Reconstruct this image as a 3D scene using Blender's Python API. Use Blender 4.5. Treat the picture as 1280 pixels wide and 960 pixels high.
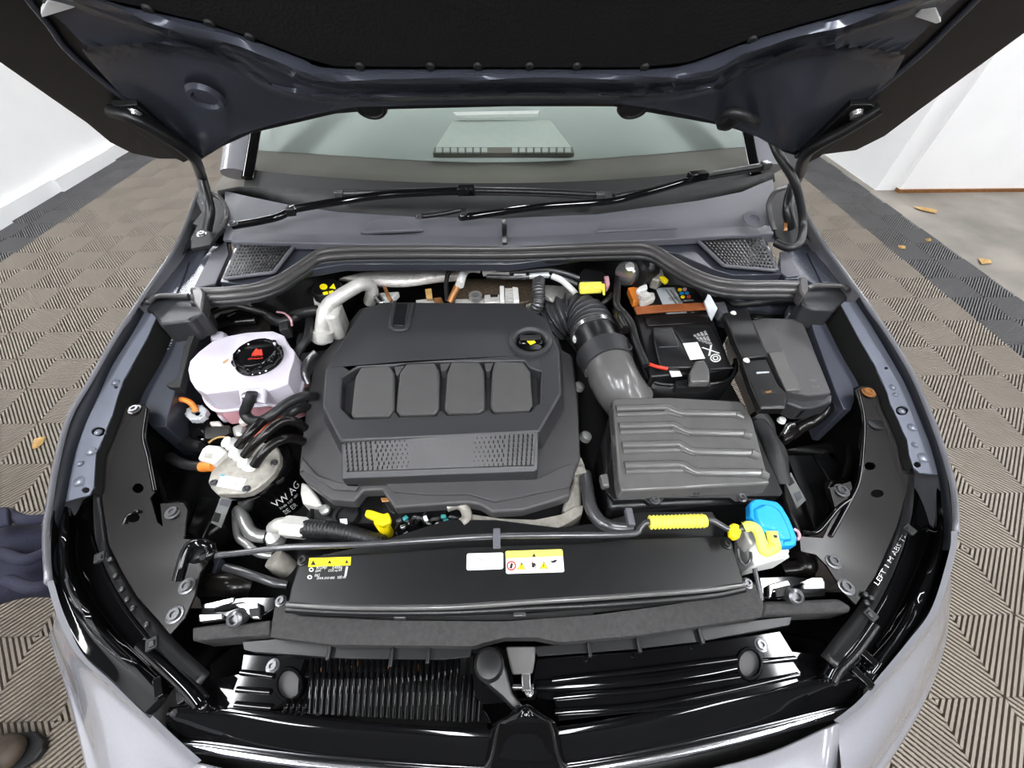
import bpy, bmesh, math, random
from mathutils import Vector, Matrix
from mathutils.geometry import tessellate_polygon
random.seed(7)
for o in list(bpy.data.objects): bpy.data.objects.remove(o)
SC = bpy.context.scene
COL = SC.collection
# ------------------------------------------------------------------ camera
F, CX, CY, H = 500.0, 640.0, 480.0, 1.5
TH = math.atan2(570.0, 500.0); YAW = -math.radians(1.13)
CAMP = Vector((0, 0, H))
RM = Matrix.Rotation(YAW, 3, 'Z') @ Matrix.Rotation(math.pi/2 - TH, 3, 'X')
cd = bpy.data.cameras.new('camera'); cd.sensor_width = 36; cd.lens = F/1280*36; cd.clip_start = .02
cam = bpy.data.objects.new('camera', cd); COL.objects.link(cam)
cam.location = CAMP; cam.rotation_euler = RM.to_euler(); SC.camera = cam
# ------------------------------------------------------------------ world, view
wd = bpy.data.worlds.new('world'); SC.world = wd; wd.use_nodes = True
wd.node_tree.nodes['Background'].inputs[0].default_value = (.9, .95, 1, 1)
wd.node_tree.nodes['Background'].inputs[1].default_value = .25
SC.view_settings.view_transform = 'Standard'; SC.view_settings.look = 'None'
SC.view_settings.exposure = 0.1; SC.view_settings.gamma = 1; SC.view_settings.use_curve_mapping = False
# ------------------------------------------------------------------ helpers
VW = {'W': (0,0,1), 'A1': (0,0,3.048), 'A2': (420,0,2.909), 'A3': (860,0,3.048), 'R4': (160,290,4), 'R5': (360,310,3.2), 'R6': (660,310,4),
      'R7': (880,350,4), 'R8': (180,500,4.571), 'S1': (340,560,3.2), 'S2': (680,480,3.2), 'S3': (0,380,3.556),
      'S4': (0,620,2.8225), 'S5': (240,720,2.56), 'S6': (600,700,2.56), 'S7': (920,560,2.4), 'S8': (960,180,2.284),
      'T1': (360,315,5.333), 'T2': (560,315,4.923), 'T3': (180,480,5.818), 'T4': (200,640,6), 'T5': (900,600,5.645),
      'T6': (560,780,5.335), 'T7': (930,470,4.8), 'T8': (220,200,4.923), 'U1': (780,180,4.364), 'U2': (370,600,5.12),
      'U3': (560,640,6.4), 'U4': (50,600,3.2), 'U5': (780,320,5.333), 'U6': (380,440,3.657), 'U8': (150,280,5.12), 'X1': (37,350,3.2), 'X2': (1000,350,3.2)}
def q(v, *pts):
    ox, oy, s = VW[v]
    return [(ox + p[0]/s, oy + p[1]/s) + tuple(p[2:]) for p in pts]
def ray(px, py):
    return RM @ Vector(((px-CX)/F, -(py-CY)/F, -1))
def W(px, py, z):                       # a measured direction met with the real height z of that surface
    d = ray(px, py); t = (z - H)/d.z
    return CAMP + d*t
def WW(pts, z=None):
    out = []
    for p in pts:
        if isinstance(p, Vector): out.append(p)
        elif len(p) == 3: out.append(W(*p))
        else: out.append(W(p[0], p[1], z(p[0], p[1]) if callable(z) else z))
    return out
def interp(tab, x):
    if x <= tab[0][0]: return tab[0][1]
    for (a, b), (c, d) in zip(tab, tab[1:]):
        if x <= c: return b + (d-b)*(x-a)/(c-a)
    return tab[-1][1]
ZR = [(238,1.0),(280,.98),(380,.95),(473,.90),(582,.85),(666,.81),(726,.79),(818,.755),(900,.715),(960,.70)]
def zr(px, py=None): return interp(ZR, py if py is not None else px)
# ---- materials
MATS = {}
def s2l(c):
    return tuple((v/255/12.92 if v/255 <= .04045 else ((v/255+.055)/1.055)**2.4) for v in c)
def mat(name, rgb, rough=.5, metal=0, coat=0, var=.08, vs=40, bump=0, bs=300, spec=.5, trans=0, sub=0, emit=0, ior=1.45):
    m = bpy.data.materials.new(name); m.use_nodes = True; nt = m.node_tree; b = nt.nodes['Principled BSDF']
    c = s2l(rgb)
    tc = nt.nodes.new('ShaderNodeTexCoord')
    n = nt.nodes.new('ShaderNodeTexNoise'); n.inputs['Scale'].default_value = vs; n.inputs['Detail'].default_value = 4
    nt.links.new(tc.outputs['Object'], n.inputs['Vector'])
    r = nt.nodes.new('ShaderNodeValToRGB'); nt.links.new(n.outputs['Fac'], r.inputs['Fac'])
    r.color_ramp.elements[0].position = .3; r.color_ramp.elements[1].position = .7
    r.color_ramp.elements[0].color = tuple(v*(1-var) for v in c)+(1,); r.color_ramp.elements[1].color = tuple(min(1, v*(1+var)) for v in c)+(1,)
    nt.links.new(r.outputs['Color'], b.inputs['Base Color'])
    b.inputs['Roughness'].default_value = rough; b.inputs['Metallic'].default_value = metal
    b.inputs['Coat Weight'].default_value = coat; b.inputs['Coat Roughness'].default_value = .06
    b.inputs['Specular IOR Level'].default_value = spec; b.inputs['IOR'].default_value = ior
    b.inputs['Transmission Weight'].default_value = trans
    if sub:
        b.inputs['Subsurface Weight'].default_value = sub; b.inputs['Subsurface Radius'].default_value = (.02,.018,.018)
    if emit:
        b.inputs['Emission Color'].default_value = c+(1,); b.inputs['Emission Strength'].default_value = emit
    if bump:
        n2 = nt.nodes.new('ShaderNodeTexNoise'); n2.inputs['Scale'].default_value = bs; n2.inputs['Detail'].default_value = 2
        nt.links.new(tc.outputs['Object'], n2.inputs['Vector'])
        bp = nt.nodes.new('ShaderNodeBump'); bp.inputs['Strength'].default_value = bump; bp.inputs['Distance'].default_value = .002
        nt.links.new(n2.outputs['Fac'], bp.inputs['Height']); nt.links.new(bp.outputs['Normal'], b.inputs['Normal'])
    MATS[name] = m
    return m
mat('wall', (251,251,251), .7, bump=.1, bs=40, var=.02, vs=3)
mat('ceil', (78,79,81), .8, var=.03, vs=2)
mat('concrete', (122,116,108), .5, var=.38, vs=2.2, bump=.25, bs=60)
mat('subfloor', (22,19,16), .9)
mat('void', (9,9,9), .8, spec=.12)  # near black paints in the dark of open gaps
mat('tile_beige', (124,115,104), .42, var=.07, vs=5)
mat('tile_dark', (74,73,74), .45, var=.08, vs=5)
mat('paint', (134,134,139), .24, metal=.15, coat=.9, var=.02, vs=200)
mat('slate', (68,71,81), .26, metal=.3, coat=.3, var=.05, vs=12, bump=.03, bs=500)
mat('wing_dark', (30,33,39), .5)
mat('slate_dark', (48,51,59), .36, metal=.2, coat=.3, var=.05, vs=12)
mat('flange', (102,106,117), .34, metal=.3, coat=.3, var=.08, vs=14)
mat('cover', (46,46,48), .4, bump=.18, bs=900, var=.05, vs=20)
mat('cover_light', (63,62,63), .44, bump=.3, bs=900, var=.06, vs=20)
mat('pad', (69,68,68), .46, bump=.45, bs=700, var=.05)
mat('black', (19,19,20), .34, var=.15, vs=30, bump=.05, bs=600)
mat('black_matte', (24,24,25), .6, var=.2, vs=30, bump=.2, bs=500)
mat('gloss', (9,9,10), .065, coat=0, var=.2, vs=8, bump=.012, bs=30)
mat('gloss_panel', (20,18,17), .24, coat=0, spec=.4, var=.15, vs=9, bump=.02, bs=25)
mat('airbox', (86,85,84), .25, coat=.2, var=.08, vs=30, bump=.08, bs=700)
mat('foam', (50,49,49), .8, bump=.6, bs=500, var=.25, vs=120)
mat('rubber', (28,28,29), .42, var=.1, bump=.1, bs=400)
mat('seal', (64,62,62), .3, var=.06, vs=20)
mat('cowl', (82,82,88), .5, bump=.15, bs=700, var=.05, vs=10)
mat('liner', (13,11,12), .95, bump=.5, bs=200, var=.2, vs=40)
mat('tank', (190,185,195), .35, sub=.4, var=.02, vs=30)
mat('pink', (200,150,158), .35, sub=.3, var=.04)
mat('white', (216,216,213), .45, var=.02)
mat('paper', (222,222,220), .6, var=.02)
mat('alu', (196,196,194), .3, metal=.75, var=.1, vs=60, bump=.15, bs=150)
mat('alu_white', (204,202,197), .42, metal=.3, var=.1, vs=60, bump=.2, bs=150)
mat('cast', (150,146,138), .5, metal=.4, var=.22, vs=70, bump=.4, bs=120)
mat('shield_brown', (92,80,66), .4, metal=.3, var=.4, vs=140, bump=.9, bs=200)
mat('foil', (212,209,204), .35, metal=.3, var=.12, vs=80, bump=.9, bs=180)
mat('steel', (150,150,150), .25, metal=.9, var=.08)
mat('rod_dark', (52,52,54), .36, var=.06)
mat('rod', (88,88,90), .25, metal=.6, var=.05)
mat('chrome', (235,235,238), .16, metal=1, var=.01)
mat('yellow', (238,214,14), .4, var=.04)
mat('yellow_print', (246,226,20), .5, var=.02)
mat('lemon', (246,236,96), .5, var=.02)
mat('blue', (22,150,222), .32, sub=.1, var=.04)
mat('orange', (206,120,44), .45, var=.08)
mat('red', (214,52,32), .5, var=.05)
mat('redpipe', (168,66,48), .45, var=.2)
mat('brown', (132,72,34), .7, bump=.3, bs=300, var=.15)
mat('copper', (150,104,62), .4, metal=.5, var=.2)
mat('ink', (24,24,24), .6)
mat('grey_label', (112,114,112), .5, var=.12, vs=120)
mat('silver_label', (190,194,198), .35, metal=.3, var=.05)
mat('denim', (28,29,47), .85, bump=.5, bs=260, var=.18, vs=18)
mat('skin', (190,140,115), .55, sub=.2)
mat('hair', (40,30,24), .6)
mat('shoe', (74,64,54), .6, bump=.3, bs=90, var=.25)
mat('leaf', (176,140,84), .7, var=.2)
mat('dash', (104,99,92), .75, var=.05, vs=8)
mat('reflection_pale', (168,174,170), .7, var=.03, vs=4)  # pale tone of the ceiling mirrored in the windscreen
mat('reflection_panel', (190,196,190), .8, var=.03)  # tone of the brighter panel in that mirrored ceiling
mat('teal', (40,120,120), .4)
mat('purple', (120,80,140), .5)
mat('lamp_case', (210,210,208), .5)
mat('lamp', (250,252,255), .5, emit=60)
g = bpy.data.materials.new('glass'); g.use_nodes = True; nt = g.node_tree; nt.nodes.clear()
out = nt.nodes.new('ShaderNodeOutputMaterial'); mx = nt.nodes.new('ShaderNodeMixShader')
tr = nt.nodes.new('ShaderNodeBsdfTransparent'); tr.inputs[0].default_value = (.83,.87,.85,1)
gl = nt.nodes.new('ShaderNodeBsdfGlossy'); gl.inputs['Roughness'].default_value = .03; gl.inputs[0].default_value = (.95,1,.97,1)
fr = nt.nodes.new('ShaderNodeFresnel'); fr.inputs[0].default_value = 1.5
nt.links.new(fr.outputs[0], mx.inputs[0]); nt.links.new(tr.outputs[0], mx.inputs[1]); nt.links.new(gl.outputs[0], mx.inputs[2]); nt.links.new(mx.outputs[0], out.inputs[0])
MATS['glass'] = g
# ---- object making
def link(o, parent=None):
    COL.objects.link(o)
    if parent is not None:
        o.parent = parent; o.matrix_parent_inverse = Matrix.Translation(-root_loc(parent))
    return o
def root_loc(o):
    v = Vector(o.location)
    return v
def mk(name, verts, faces, m, parent=None, smooth=35, bevel=0, seg=2, solid=0, off=-1):
    me = bpy.data.meshes.new(name)
    # keep the object's origin at the base of its own shape
    n = len(verts); c = Vector((sum(v[0] for v in verts)/n, sum(v[1] for v in verts)/n, min(v[2] for v in verts)))
    if parent is not None: c = Vector((0,0,0))
    me.from_pydata([tuple(Vector(v)-c) for v in verts], [], faces)
    bm = bmesh.new(); bm.from_mesh(me); bmesh.ops.recalc_face_normals(bm, faces=bm.faces); bm.to_mesh(me); bm.free()
    if smooth:
        me.shade_smooth(); me.set_sharp_from_angle(angle=math.radians(smooth))
    me.materials.append(MATS[m])
    o = bpy.data.objects.new(name, me)
    if parent is None: o.location = c
    link(o, parent)
    if solid:
        s = o.modifiers.new('thickness', 'SOLIDIFY'); s.thickness = solid; s.offset = off
    if bevel:
        b = o.modifiers.new('bevel', 'BEVEL'); b.width = bevel; b.segments = seg; b.limit_method = 'ANGLE'; b.angle_limit = math.radians(40); b.harden_normals = False
    return o
def tag(o, label, cat=None, group=None, kind=None):
    o['label'] = label
    if cat: o['category'] = cat
    if group: o['group'] = group
    if kind: o['kind'] = kind
    return o
def thing(name, label, cat, loc, group=None):
    o = bpy.data.objects.new(name, None); o.empty_display_size = .05; o.location = loc; COL.objects.link(o)
    return tag(o, label, cat, group)
def struct(o, label, cat):
    o['kind'] = 'structure'; o['label'] = label; o['category'] = cat; return o
def poly_faces(pts2, holes):
    loops = [[Vector((p[0], p[1], 0)) for p in pts2]] + [[Vector((p[0], p[1], 0)) for p in h] for h in holes]
    return tessellate_polygon(loops)
def plate(name, pts, z, th, m, parent=None, holes=(), bevel=.0015, flare=0, smooth=35, up=Vector((0,0,1))):
    """outline (measured points) at height z, extruded down by th; holes go right through; flare widens the foot"""
    top = WW(pts, z); hol = [WW(h, z) for h in holes]
    allt = list(top)
    for h in hol: allt += h
    n = len(allt); faces = []
    for t in poly_faces([p[:2] for p in [(v.x, v.y) for v in top]], [[(v.x, v.y) for v in h] for h in hol]):
        faces.append(tuple(t)); faces.append(tuple(i+n for i in reversed(t)))
    c = sum(top, Vector())/len(top)
    bot = [v - up*th + (Vector((v.x-c.x, v.y-c.y, 0)).normalized()*flare if i < len(top) else Vector()) for i, v in enumerate(allt)]
    i0 = 0
    for lp in [top]+hol:
        k = len(lp)
        for i in range(k):
            a, b = i0+i, i0+(i+1) % k
            faces.append((a, b, b+n, a+n))
        i0 += k
    return mk(name, allt+bot, faces, m, parent, smooth, bevel)
def catmull(pts, n):
    if len(pts) == 2: return [pts[0].lerp(pts[1], i/(n-1)) for i in range(n)]
    ds = [0]
    for a, b in zip(pts, pts[1:]): ds.append(ds[-1]+max((b-a).length, 1e-6))
    out = []
    P = [pts[0]*2-pts[1]]+list(pts)+[pts[-1]*2-pts[-2]]
    j = 0
    for i in range(n):
        s = ds[-1]*i/(n-1)
        while j < len(pts)-2 and s > ds[j+1]: j += 1
        t = (s-ds[j])/(ds[j+1]-ds[j]); t = min(max(t,0),1)
        p0,p1,p2,p3 = P[j:j+4]
        out.append(.5*((2*p1)+(p2-p0)*t+(2*p0-5*p1+4*p2-p3)*t*t+(3*p1-p0-3*p2+p3)*t**3))
    return out
def lin(pts, n):
    ds = [0]
    for a, b in zip(pts, pts[1:]): ds.append(ds[-1]+max((b-a).length, 1e-6))
    out = []; j = 0
    for i in range(n):
        s = ds[-1]*i/(n-1)
        while j < len(pts)-2 and s > ds[j+1]: j += 1
        out.append(pts[j].lerp(pts[j+1], min(1,(s-ds[j])/(ds[j+1]-ds[j]))))
    return out
def tube(name, pts, r, m, parent=None, n=None, sides=10, z=None, cap=True, sharp=False, flat=1.0):
    P = WW(pts, z); n = n or max(2, (len(P)-1)*8+1)
    C = lin(P, n) if sharp else catmull(P, n)
    vs = []; fs = []; up = Vector((0,0,1)); prev = None
    for i, c in enumerate(C):
        t = (C[min(i+1,n-1)]-C[max(i-1,0)]).normalized()
        if prev is None:
            a = t.cross(up); a = a if a.length > .05 else t.cross(Vector((1,0,0)))
        else: a = prev - t*prev.dot(t)
        a.normalize(); prev = a; b = t.cross(a).normalized()
        rr = r(i/(n-1)) if callable(r) else r
        for k in range(sides):
            an = 2*math.pi*k/sides
            vs.append(c + a*math.cos(an)*rr + b*math.sin(an)*rr*flat)
    for i in range(n-1):
        for k in range(sides):
            k2 = (k+1) % sides
            fs.append((i*sides+k, i*sides+k2, (i+1)*sides+k2, (i+1)*sides+k))
    if cap: fs += [tuple(range(sides)), tuple(range((n-1)*sides, n*sides))]
    return mk(name, vs, fs, m, parent, 50)
def loft(name, lines, m, parent=None, n=40, solid=0, smooth=60, straight=False, sub=0, off=-1):
    L = [(lin if straight else catmull)(WW(l), n) for l in lines]
    if sub:
        cols = [catmull([l[i] for l in L], (len(L)-1)*sub+1) for i in range(n)]
        L = [[cols[i][k] for i in range(n)] for k in range(len(cols[0]))]
    vs = [v for l in L for v in l]; fs = []
    for j in range(len(L)-1):
        for i in range(n-1): fs.append((j*n+i, j*n+i+1, (j+1)*n+i+1, (j+1)*n+i))
    return mk(name, vs, fs, m, parent, smooth, solid=solid, off=off)
def lathe(name, c, prof, m, parent=None, axis=(0,0,1), n=28, smooth=40):
    ax = Vector(axis).normalized(); Q = Vector((0,0,1)).rotation_difference(ax).to_matrix()
    vs = []; fs = []; k = len(prof)
    for r, h in prof:
        for i in range(n):
            a = 2*math.pi*i/n; vs.append(c + Q @ Vector((r*math.cos(a), r*math.sin(a), h)))
    for j in range(k-1):
        for i in range(n):
            i2 = (i+1) % n; fs.append((j*n+i, j*n+i2, (j+1)*n+i2, (j+1)*n+i))
    fs.append(tuple(range(n))); fs.append(tuple(range((k-1)*n, k*n)))
    return mk(name, vs, fs, m, parent, smooth)
def box(name, c, size, m, parent=None, rz=0, rx=0, ry=0, bevel=.0015):
    R = Matrix.Rotation(rz,3,'Z') @ Matrix.Rotation(ry,3,'Y') @ Matrix.Rotation(rx,3,'X')
    vs = [Vector(c)+R@Vector((sx*size[0]/2, sy*size[1]/2, sz*size[2]/2)) for sx in (-1,1) for sy in (-1,1) for sz in (-1,1)]
    fs = [(0,1,3,2),(4,6,7,5),(0,4,5,1),(2,3,7,6),(0,2,6,4),(1,5,7,3)]
    return mk(name, vs, fs, m, parent, 35, bevel)
def ell(cx, cy, rx, ry, n=20, a0=0):
    return [(cx+rx*math.cos(a0+2*math.pi*i/n), cy+ry*math.sin(a0+2*math.pi*i/n)) for i in range(n)]
def text(name, s, p0, p1, z, hgt, m, parent, depth=.0004, zoff=.0008):
    """raised print whose base line runs from p0 towards p1 (measured points on the surface at height z)"""
    cu = bpy.data.curves.new(name, 'FONT'); cu.body = s; cu.size = 1; cu.extrude = .0; cu.resolution_u = 2
    t = bpy.data.objects.new(name, cu); COL.objects.link(t)
    dg = bpy.context.evaluated_depsgraph_get(); me = bpy.data.meshes.new_from_object(t.evaluated_get(dg))
    bpy.data.objects.remove(t)
    a = WW([p0], z)[0]; b = WW([p1], z)[0]; ex = (b-a); L = ex.length; ex.normalize(); ey = Vector((0,0,1)).cross(ex).normalized()
    w = max((v.co.x for v in me.vertices), default=1); sx = L/w
    nz = ex.cross(ey)
    me.transform(Matrix.Identity(4))
    for v in me.vertices: v.co = a + ex*v.co.x*sx + ey*v.co.y*hgt/.72 + nz*zoff
    me.materials.clear(); me.materials.append(MATS[m])
    o = bpy.data.objects.new(name, me); link(o, parent); o['label'] = 'printed lettering'
    return o
def bolt(name, px, py, z, r, parent, m='rod', axis=(0,0,1), h=.006):
    c = W(px, py, z)
    return lathe(name, c, [(r*1.5,0),(r*1.5,h*.3),(r*1.05,h*.35),(r,h),(r*.55,h),(r*.5,h*.5),(.0001,h*.5)], m, parent, axis, 12)
# ================================================================== the setting
TC = .2127
def clip(poly, ax, lim, keep_less):
    out = []
    for i in range(len(poly)):
        a, b = poly[i], poly[(i+1) % len(poly)]
        ia = (a[ax] <= lim) == keep_less or a[ax] == lim; ib = (b[ax] <= lim) == keep_less or b[ax] == lim
        if ia: out.append(a)
        if ia != ib:
            t = (lim-a[ax])/(b[ax]-a[ax]); out.append((a[0]+(b[0]-a[0])*t, a[1]+(b[1]-a[1])*t))
    return out
def tile_mesh(name, parity, cols=2):
    vs, fs = [], []
    def strips(ox, oy, sgn, count, frac, ztop, zbot):
        T = TC-.0012; d = Vector((1, sgn)).normalized(); nrm = Vector((-d.y, d.x)); ext = T*math.sqrt(2)/2; p = 2*ext/count
        for k in range(count):
            o = -ext+(k+.5)*p; w = p*frac/2; c = Vector((T/2, T/2))
            pl = [tuple(c+nrm*(o+e)+d*l) for e, l in ((-w,-1),(-w,1),(w,1),(w,-1))]
            for ax in (0,1):
                pl = clip(pl, ax, 0, False) if pl else pl
                pl = clip(pl, ax, T, True) if pl else pl
            if len(pl) < 3: continue
            b = len(vs); m = len(pl)
            vs.extend((ox+x, oy+y, ztop) for x, y in pl); vs.extend((ox+x, oy+y, zbot) for x, y in pl)
            fs.append(tuple(range(b, b+m)))
            for i in range(m): fs.append((b+i, b+(i+1)%m, b+m+(i+1)%m, b+m+i))
    for a in range(cols):
        for b in (0,1):
            s = 1 if (a+b+parity) % 2 == 0 else -1
            strips(a*TC, b*TC, s, 22, .54, 0, -.018)
            strips(a*TC, b*TC, -s, 12, .2, -.009, -.018)
    me = bpy.data.meshes.new(name); me.from_pydata(vs, [], fs); me.materials.append(MATS['tile_beige'])
    bm = bmesh.new(); bm.from_mesh(me); bmesh.ops.recalc_face_normals(bm, faces=bm.faces); bm.to_mesh(me); bm.free()
    return me
fl = mk('floor', [(-4.2,-3.2,-.019),(3.16,-3.2,-.019),(3.16,9,-.019),(-4.2,9,-.019)], [(0,1,2,3)], 'subfloor')
struct(fl, 'garage floor of beige slatted tiles with dark border strips', 'floor')
TM = [tile_mesh('floor_tile', 0), tile_mesh('floor_tile', 1)]
TH_ = [tile_mesh('floor_tile', 0, 1), tile_mesh('floor_tile', 1, 1)]
def put_tile(i, j, dark, half=False):
    o = bpy.data.objects.new('floor_tile', (TH_ if half else TM)[(i+j) % 2]); COL.objects.link(o)
    o.parent = fl; o.matrix_parent_inverse = Matrix.Translation(-Vector(fl.location))
    o.location = (2.735+i*TC, .0558+j*TC, 0)
    if dark:
        o.material_slots[0].link = 'OBJECT'; o.material_slots[0].material = MATS['tile_dark']
for j in range(-6, 38, 2):
    put_tile(0, j, True); put_tile(-31, j, True)
    if j < 0: put_tile(-13, j, False, True)
    for k in range(1, 7):
        if k < 4 or j < 24: put_tile(-2*k, j, False)
    for k in range(0, 8):
        if k < 5 or j < 24: put_tile(-29+2*k, j, False)
cf = mk('floor_concrete', [(3.16,-3.2,-.006),(9,-3.2,-.006),(9,9,-.006),(3.16,9,-.006)], [(0,1,2,3)], 'concrete')
struct(cf, 'worn bare concrete floor right of the dark tile strip', 'floor')
def wallbox(name, x0,x1,y0,y1,z0,z1, label, m='wall'):
    o = box(name, ((x0+x1)/2,(y0+y1)/2,(z0+z1)/2), (x1-x0,y1-y0,z1-z0), m, bevel=0)
    return struct(o, label, name.split('_')[0])
wallbox('wall_left', -4.1,-3.86,-3.2,9,-.015,3.3, 'plain white garage wall left of the car')
wallbox('wall_right', 3.235,3.40,3.50,9,-.015,3.3, 'white wall end standing beside the dark tile strip')
wallbox('wall_back', 3.40,9,3.46,3.62,.02,3.3, 'white wall panel above the bare concrete floor')
wallbox('wall_far', -4.1,3.4,9,9.2,-.015,3.3, 'white far wall behind the car')
wallbox('wall_front', -4.1,9,-3.4,-3.2,-.015,3.3, 'unseen wall greyed to darken reflections, behind the photographer', 'ceil')  # dark grey picked to keep its reflection in gloss parts dim
wallbox('wall_side', 8.9,9.1,-3.2,3.5,-.015,3.3, 'white far right wall beyond the bare concrete')
wallbox('ceiling', -4.1,9.1,-3.4,9.2,3.3,3.4, 'pale garage ceiling', 'ceil')
wallbox('baseboard_back', 3.40,9,3.445,3.60,-.006,.02, 'brown gap strip at the foot of the white wall panel', 'copper')
bl = [(2.0,3.05,.05),(3.05,3.6,.02),(3.6,4.3,.05),(4.3,5.1,.03),(5.1,7,.05),(-3.2,2.0,.03)]
for y0, y1, w in bl:
    wallbox('baseboard_left', -3.86,-3.84+w,y0,y1,0,.10, 'white skirting board piece along the left wall')
# ceiling lamps: long unseen tube fittings, those near the walls added to whiten them
def lamp(x, y, rz, L, label, w=.16):
    t = thing('ceiling_light', label, 'ceiling light', (x,y,3.3), 'tube lamps on the ceiling')
    box('case', (x,y,3.27), (w+.04,L+.04,.06), 'lamp_case', t, rz)
    box('diffuser', (x,y,3.225), (w,L,.03), 'lamp', t, rz)
LAMPS = [(-2.1,-2.1,'over the left front of the room'),(-.5,-1.35,'left of the photographer'),(.5,-1.35,'right of the photographer'),(2.1,-2.1,'over the right front of the room'),(-1.9,.1,'above the left wing'),(1.9,.1,'above the right wing'),(-3.6,2.6,'added by the left wall to whiten it'),(-3.6,4.6,'added to whiten the far left wall'),(2.85,4.6,'added over the dark strip to whiten the right wall'),(6.4,1.9,'added beyond the concrete to whiten the walls'),(0,5.4,'above the car roof'),(4.6,2.5,'added over the bare concrete to whiten the wall panel'),(4.6,-.8,'over the concrete near the front')]
for x, y, w_ in LAMPS:
    lamp(x, y, 0, 1.5, 'long white ceiling tube lamp '+w_, .2)
# ================================================================== car body
car = thing('car', 'silver grey car with raised bonnet and open engine bay', 'car', (0,.6,0))
HS = 1.28; HC = 1.16+HS*1.0; HN = Vector((0,-HS,-1)).normalized()
def WH(px, py, off=0):
    d = ray(px, py); t = (HC-off*math.sqrt(1+HS*HS)-H)/(d.z+HS*d.y); return CAMP+d*t
def PH(x, s, off=0): return Vector((x, 1-s*.6157, 1.16+s*.788))+HN*off
# rim of wings and bumper, measured along the bright edge
RL = [(246,238),(231,280),(214,315),(169.5,380),(140,424),(112,473),(84,521),(67.5,582),(58,640),(55,666),(58,726),(71,769),(96,818),(135,854),(184,900),(213,928),(244,956)]
RR = [(1006,261),(1026,298),(1050,330),(1078,368),(1109,412),(1130,445),(1148,478),(1174.5,543),(1192,600),(1197,640),(1197,664),(1195,689),(1174,760),(1145,802),(1110,845),(1082,879),(1050,905)]
def skirt(name, rim, offs, side, m, label):
    R = catmull([W(x, y, zr(y)) for x, y in rim], 40); lines = []
    for o, dz in offs:
        ln = []
        for i, v in enumerate(R):
            t = (R[min(i+1,39)]-R[max(i-1,0)]); nn = Vector((t.y,-t.x,0)).normalized()*side
            ln.append(v+nn*o+Vector((0,0,-dz)))
        lines.append(ln)
    n = 40; vs = [v for l in lines for v in l]; fs = [(j*n+i,j*n+i+1,(j+1)*n+i+1,(j+1)*n+i) for j in range(len(lines)-1) for i in range(n-1)]
    o = mk(name, vs, fs, m, car, 60, solid=.004, off=0); o['label'] = label; return o
for side, rim, nm in ((1, RL, 'left'), (-1, RR, 'right')):
    skirt('wing', rim[:11], [(-.003,.006),(0,0),(.004,.004),(.008,.02),(.02,.12),(.02,.3),(-.02,.5)], side, 'paint', 'silver %s front wing' % nm)
    SIL = [(58,735),(66,775),(78,815),(95,870),(110,930),(118,965),(135,1010),(165,1050)] if side == 1 else [(1196,700),(1178,765),(1171,810),(1150,870),(1120,925),(1097,960),(1070,1000),(1040,1040)]
    A_ = catmull([W(x,y,zr(y)) for x,y in rim[10:]], 30); S_ = catmull([W(x,y,.62) for x,y in SIL], 30); D_ = Vector((0,0,1))
    cen = Vector((0,.5,0))
    for i in range(7):
        u = i/7; u = u*u*(3-2*u); b_ = Vector((A_[i].x*1.05, A_[i].y-.01, .62)); S_[i] = b_.lerp(S_[i], u)
    L_ = [[v+(Vector((cen.x-v.x,cen.y-v.y,0)).normalized()*.006)-D_*.005 for v in A_], A_, [a.lerp(s,.12)-D_*.002 for a,s in zip(A_,S_)], [a.lerp(s,.5)+D_*.014 for a,s in zip(A_,S_)], [a.lerp(s,.85)+D_*.012 for a,s in zip(A_,S_)], S_, [s-D_*.14+Vector((-s.x*.04,.03,0)) for s in S_], [s-D_*.3+Vector((-s.x*.12,.09,0)) for s in S_]]
    o = loft('bumper_side', L_, 'paint', car, 60, sub=8); o['label'] = 'silver %s corner of the front bumper' % nm
# dark inner slope of each wing, then the pale drilled flange
AL = q('X1',(455,130),(400,230),(330,340),(280,450),(225,570),(185,680),(160,790),(142,885))
FD = .021                                                        # depth of the flange below the rim
AR = q('X2',(225,85),(300,200),(370,320),(430,430),(480,550),(520,650),(555,778))
def cut(line, lo, hi): return [p for p in line if lo <= p[1] <= hi]
loft('wing_inner', [[(x,y,zr(y)-.004) for x,y in cut(RL,375,730)], [(x,y,zr(y)-FD) for x,y in AL+[(72,665),(72,700),(75,728)]]], 'wing_dark', car, 30, solid=.002)
loft('wing_inner', [[(x,y,zr(y)-.004) for x,y in cut(RR,365,692)], [(x,y,zr(y)-FD) for x,y in AR+[(1178,630),(1181,660),(1179,688)]]], 'wing_dark', car, 30, solid=.002)
FL = AL+q('X1',(190,872),(238,860),(256,830),(258,790),(265,690),(290,640),(312,582),(330,540),(350,470),(375,400),(420,320),(470,230),(505,150),(490,135))
holesL = [ell(*q('X1',(276,606))[0], 9, 6), ell(*q('X1',(224,840))[0], 5, 3.8), ell(*q('X1',(345,428))[0],2.5,2)]
fr_ = plate('wing_flange', FL, lambda x,y: zr(y)-FD, .003, 'flange', car, [ [tuple(p) for p in h] for h in holesL], 0)
fr_['label'] = 'pale slate wing flange with holes'
FR = AR+q('X2',(480,770),(455,750),(438,700),(430,640),(410,600),(395,560),(362,495),(350,450),(300,340),(240,240),(165,100),(175,88))
hr = [ell(*q('X2',(408,522))[0], 8, 6), ell(*q('X2',(470,738))[0], 4.6, 4), ell(*q('X2',(345,352))[0],2.5,2)]
fr_ = plate('wing_flange', FR, lambda x,y: zr(y)-FD, .003, 'flange', car, hr, 0); fr_['label'] = 'pale slate wing flange with holes'
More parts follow.
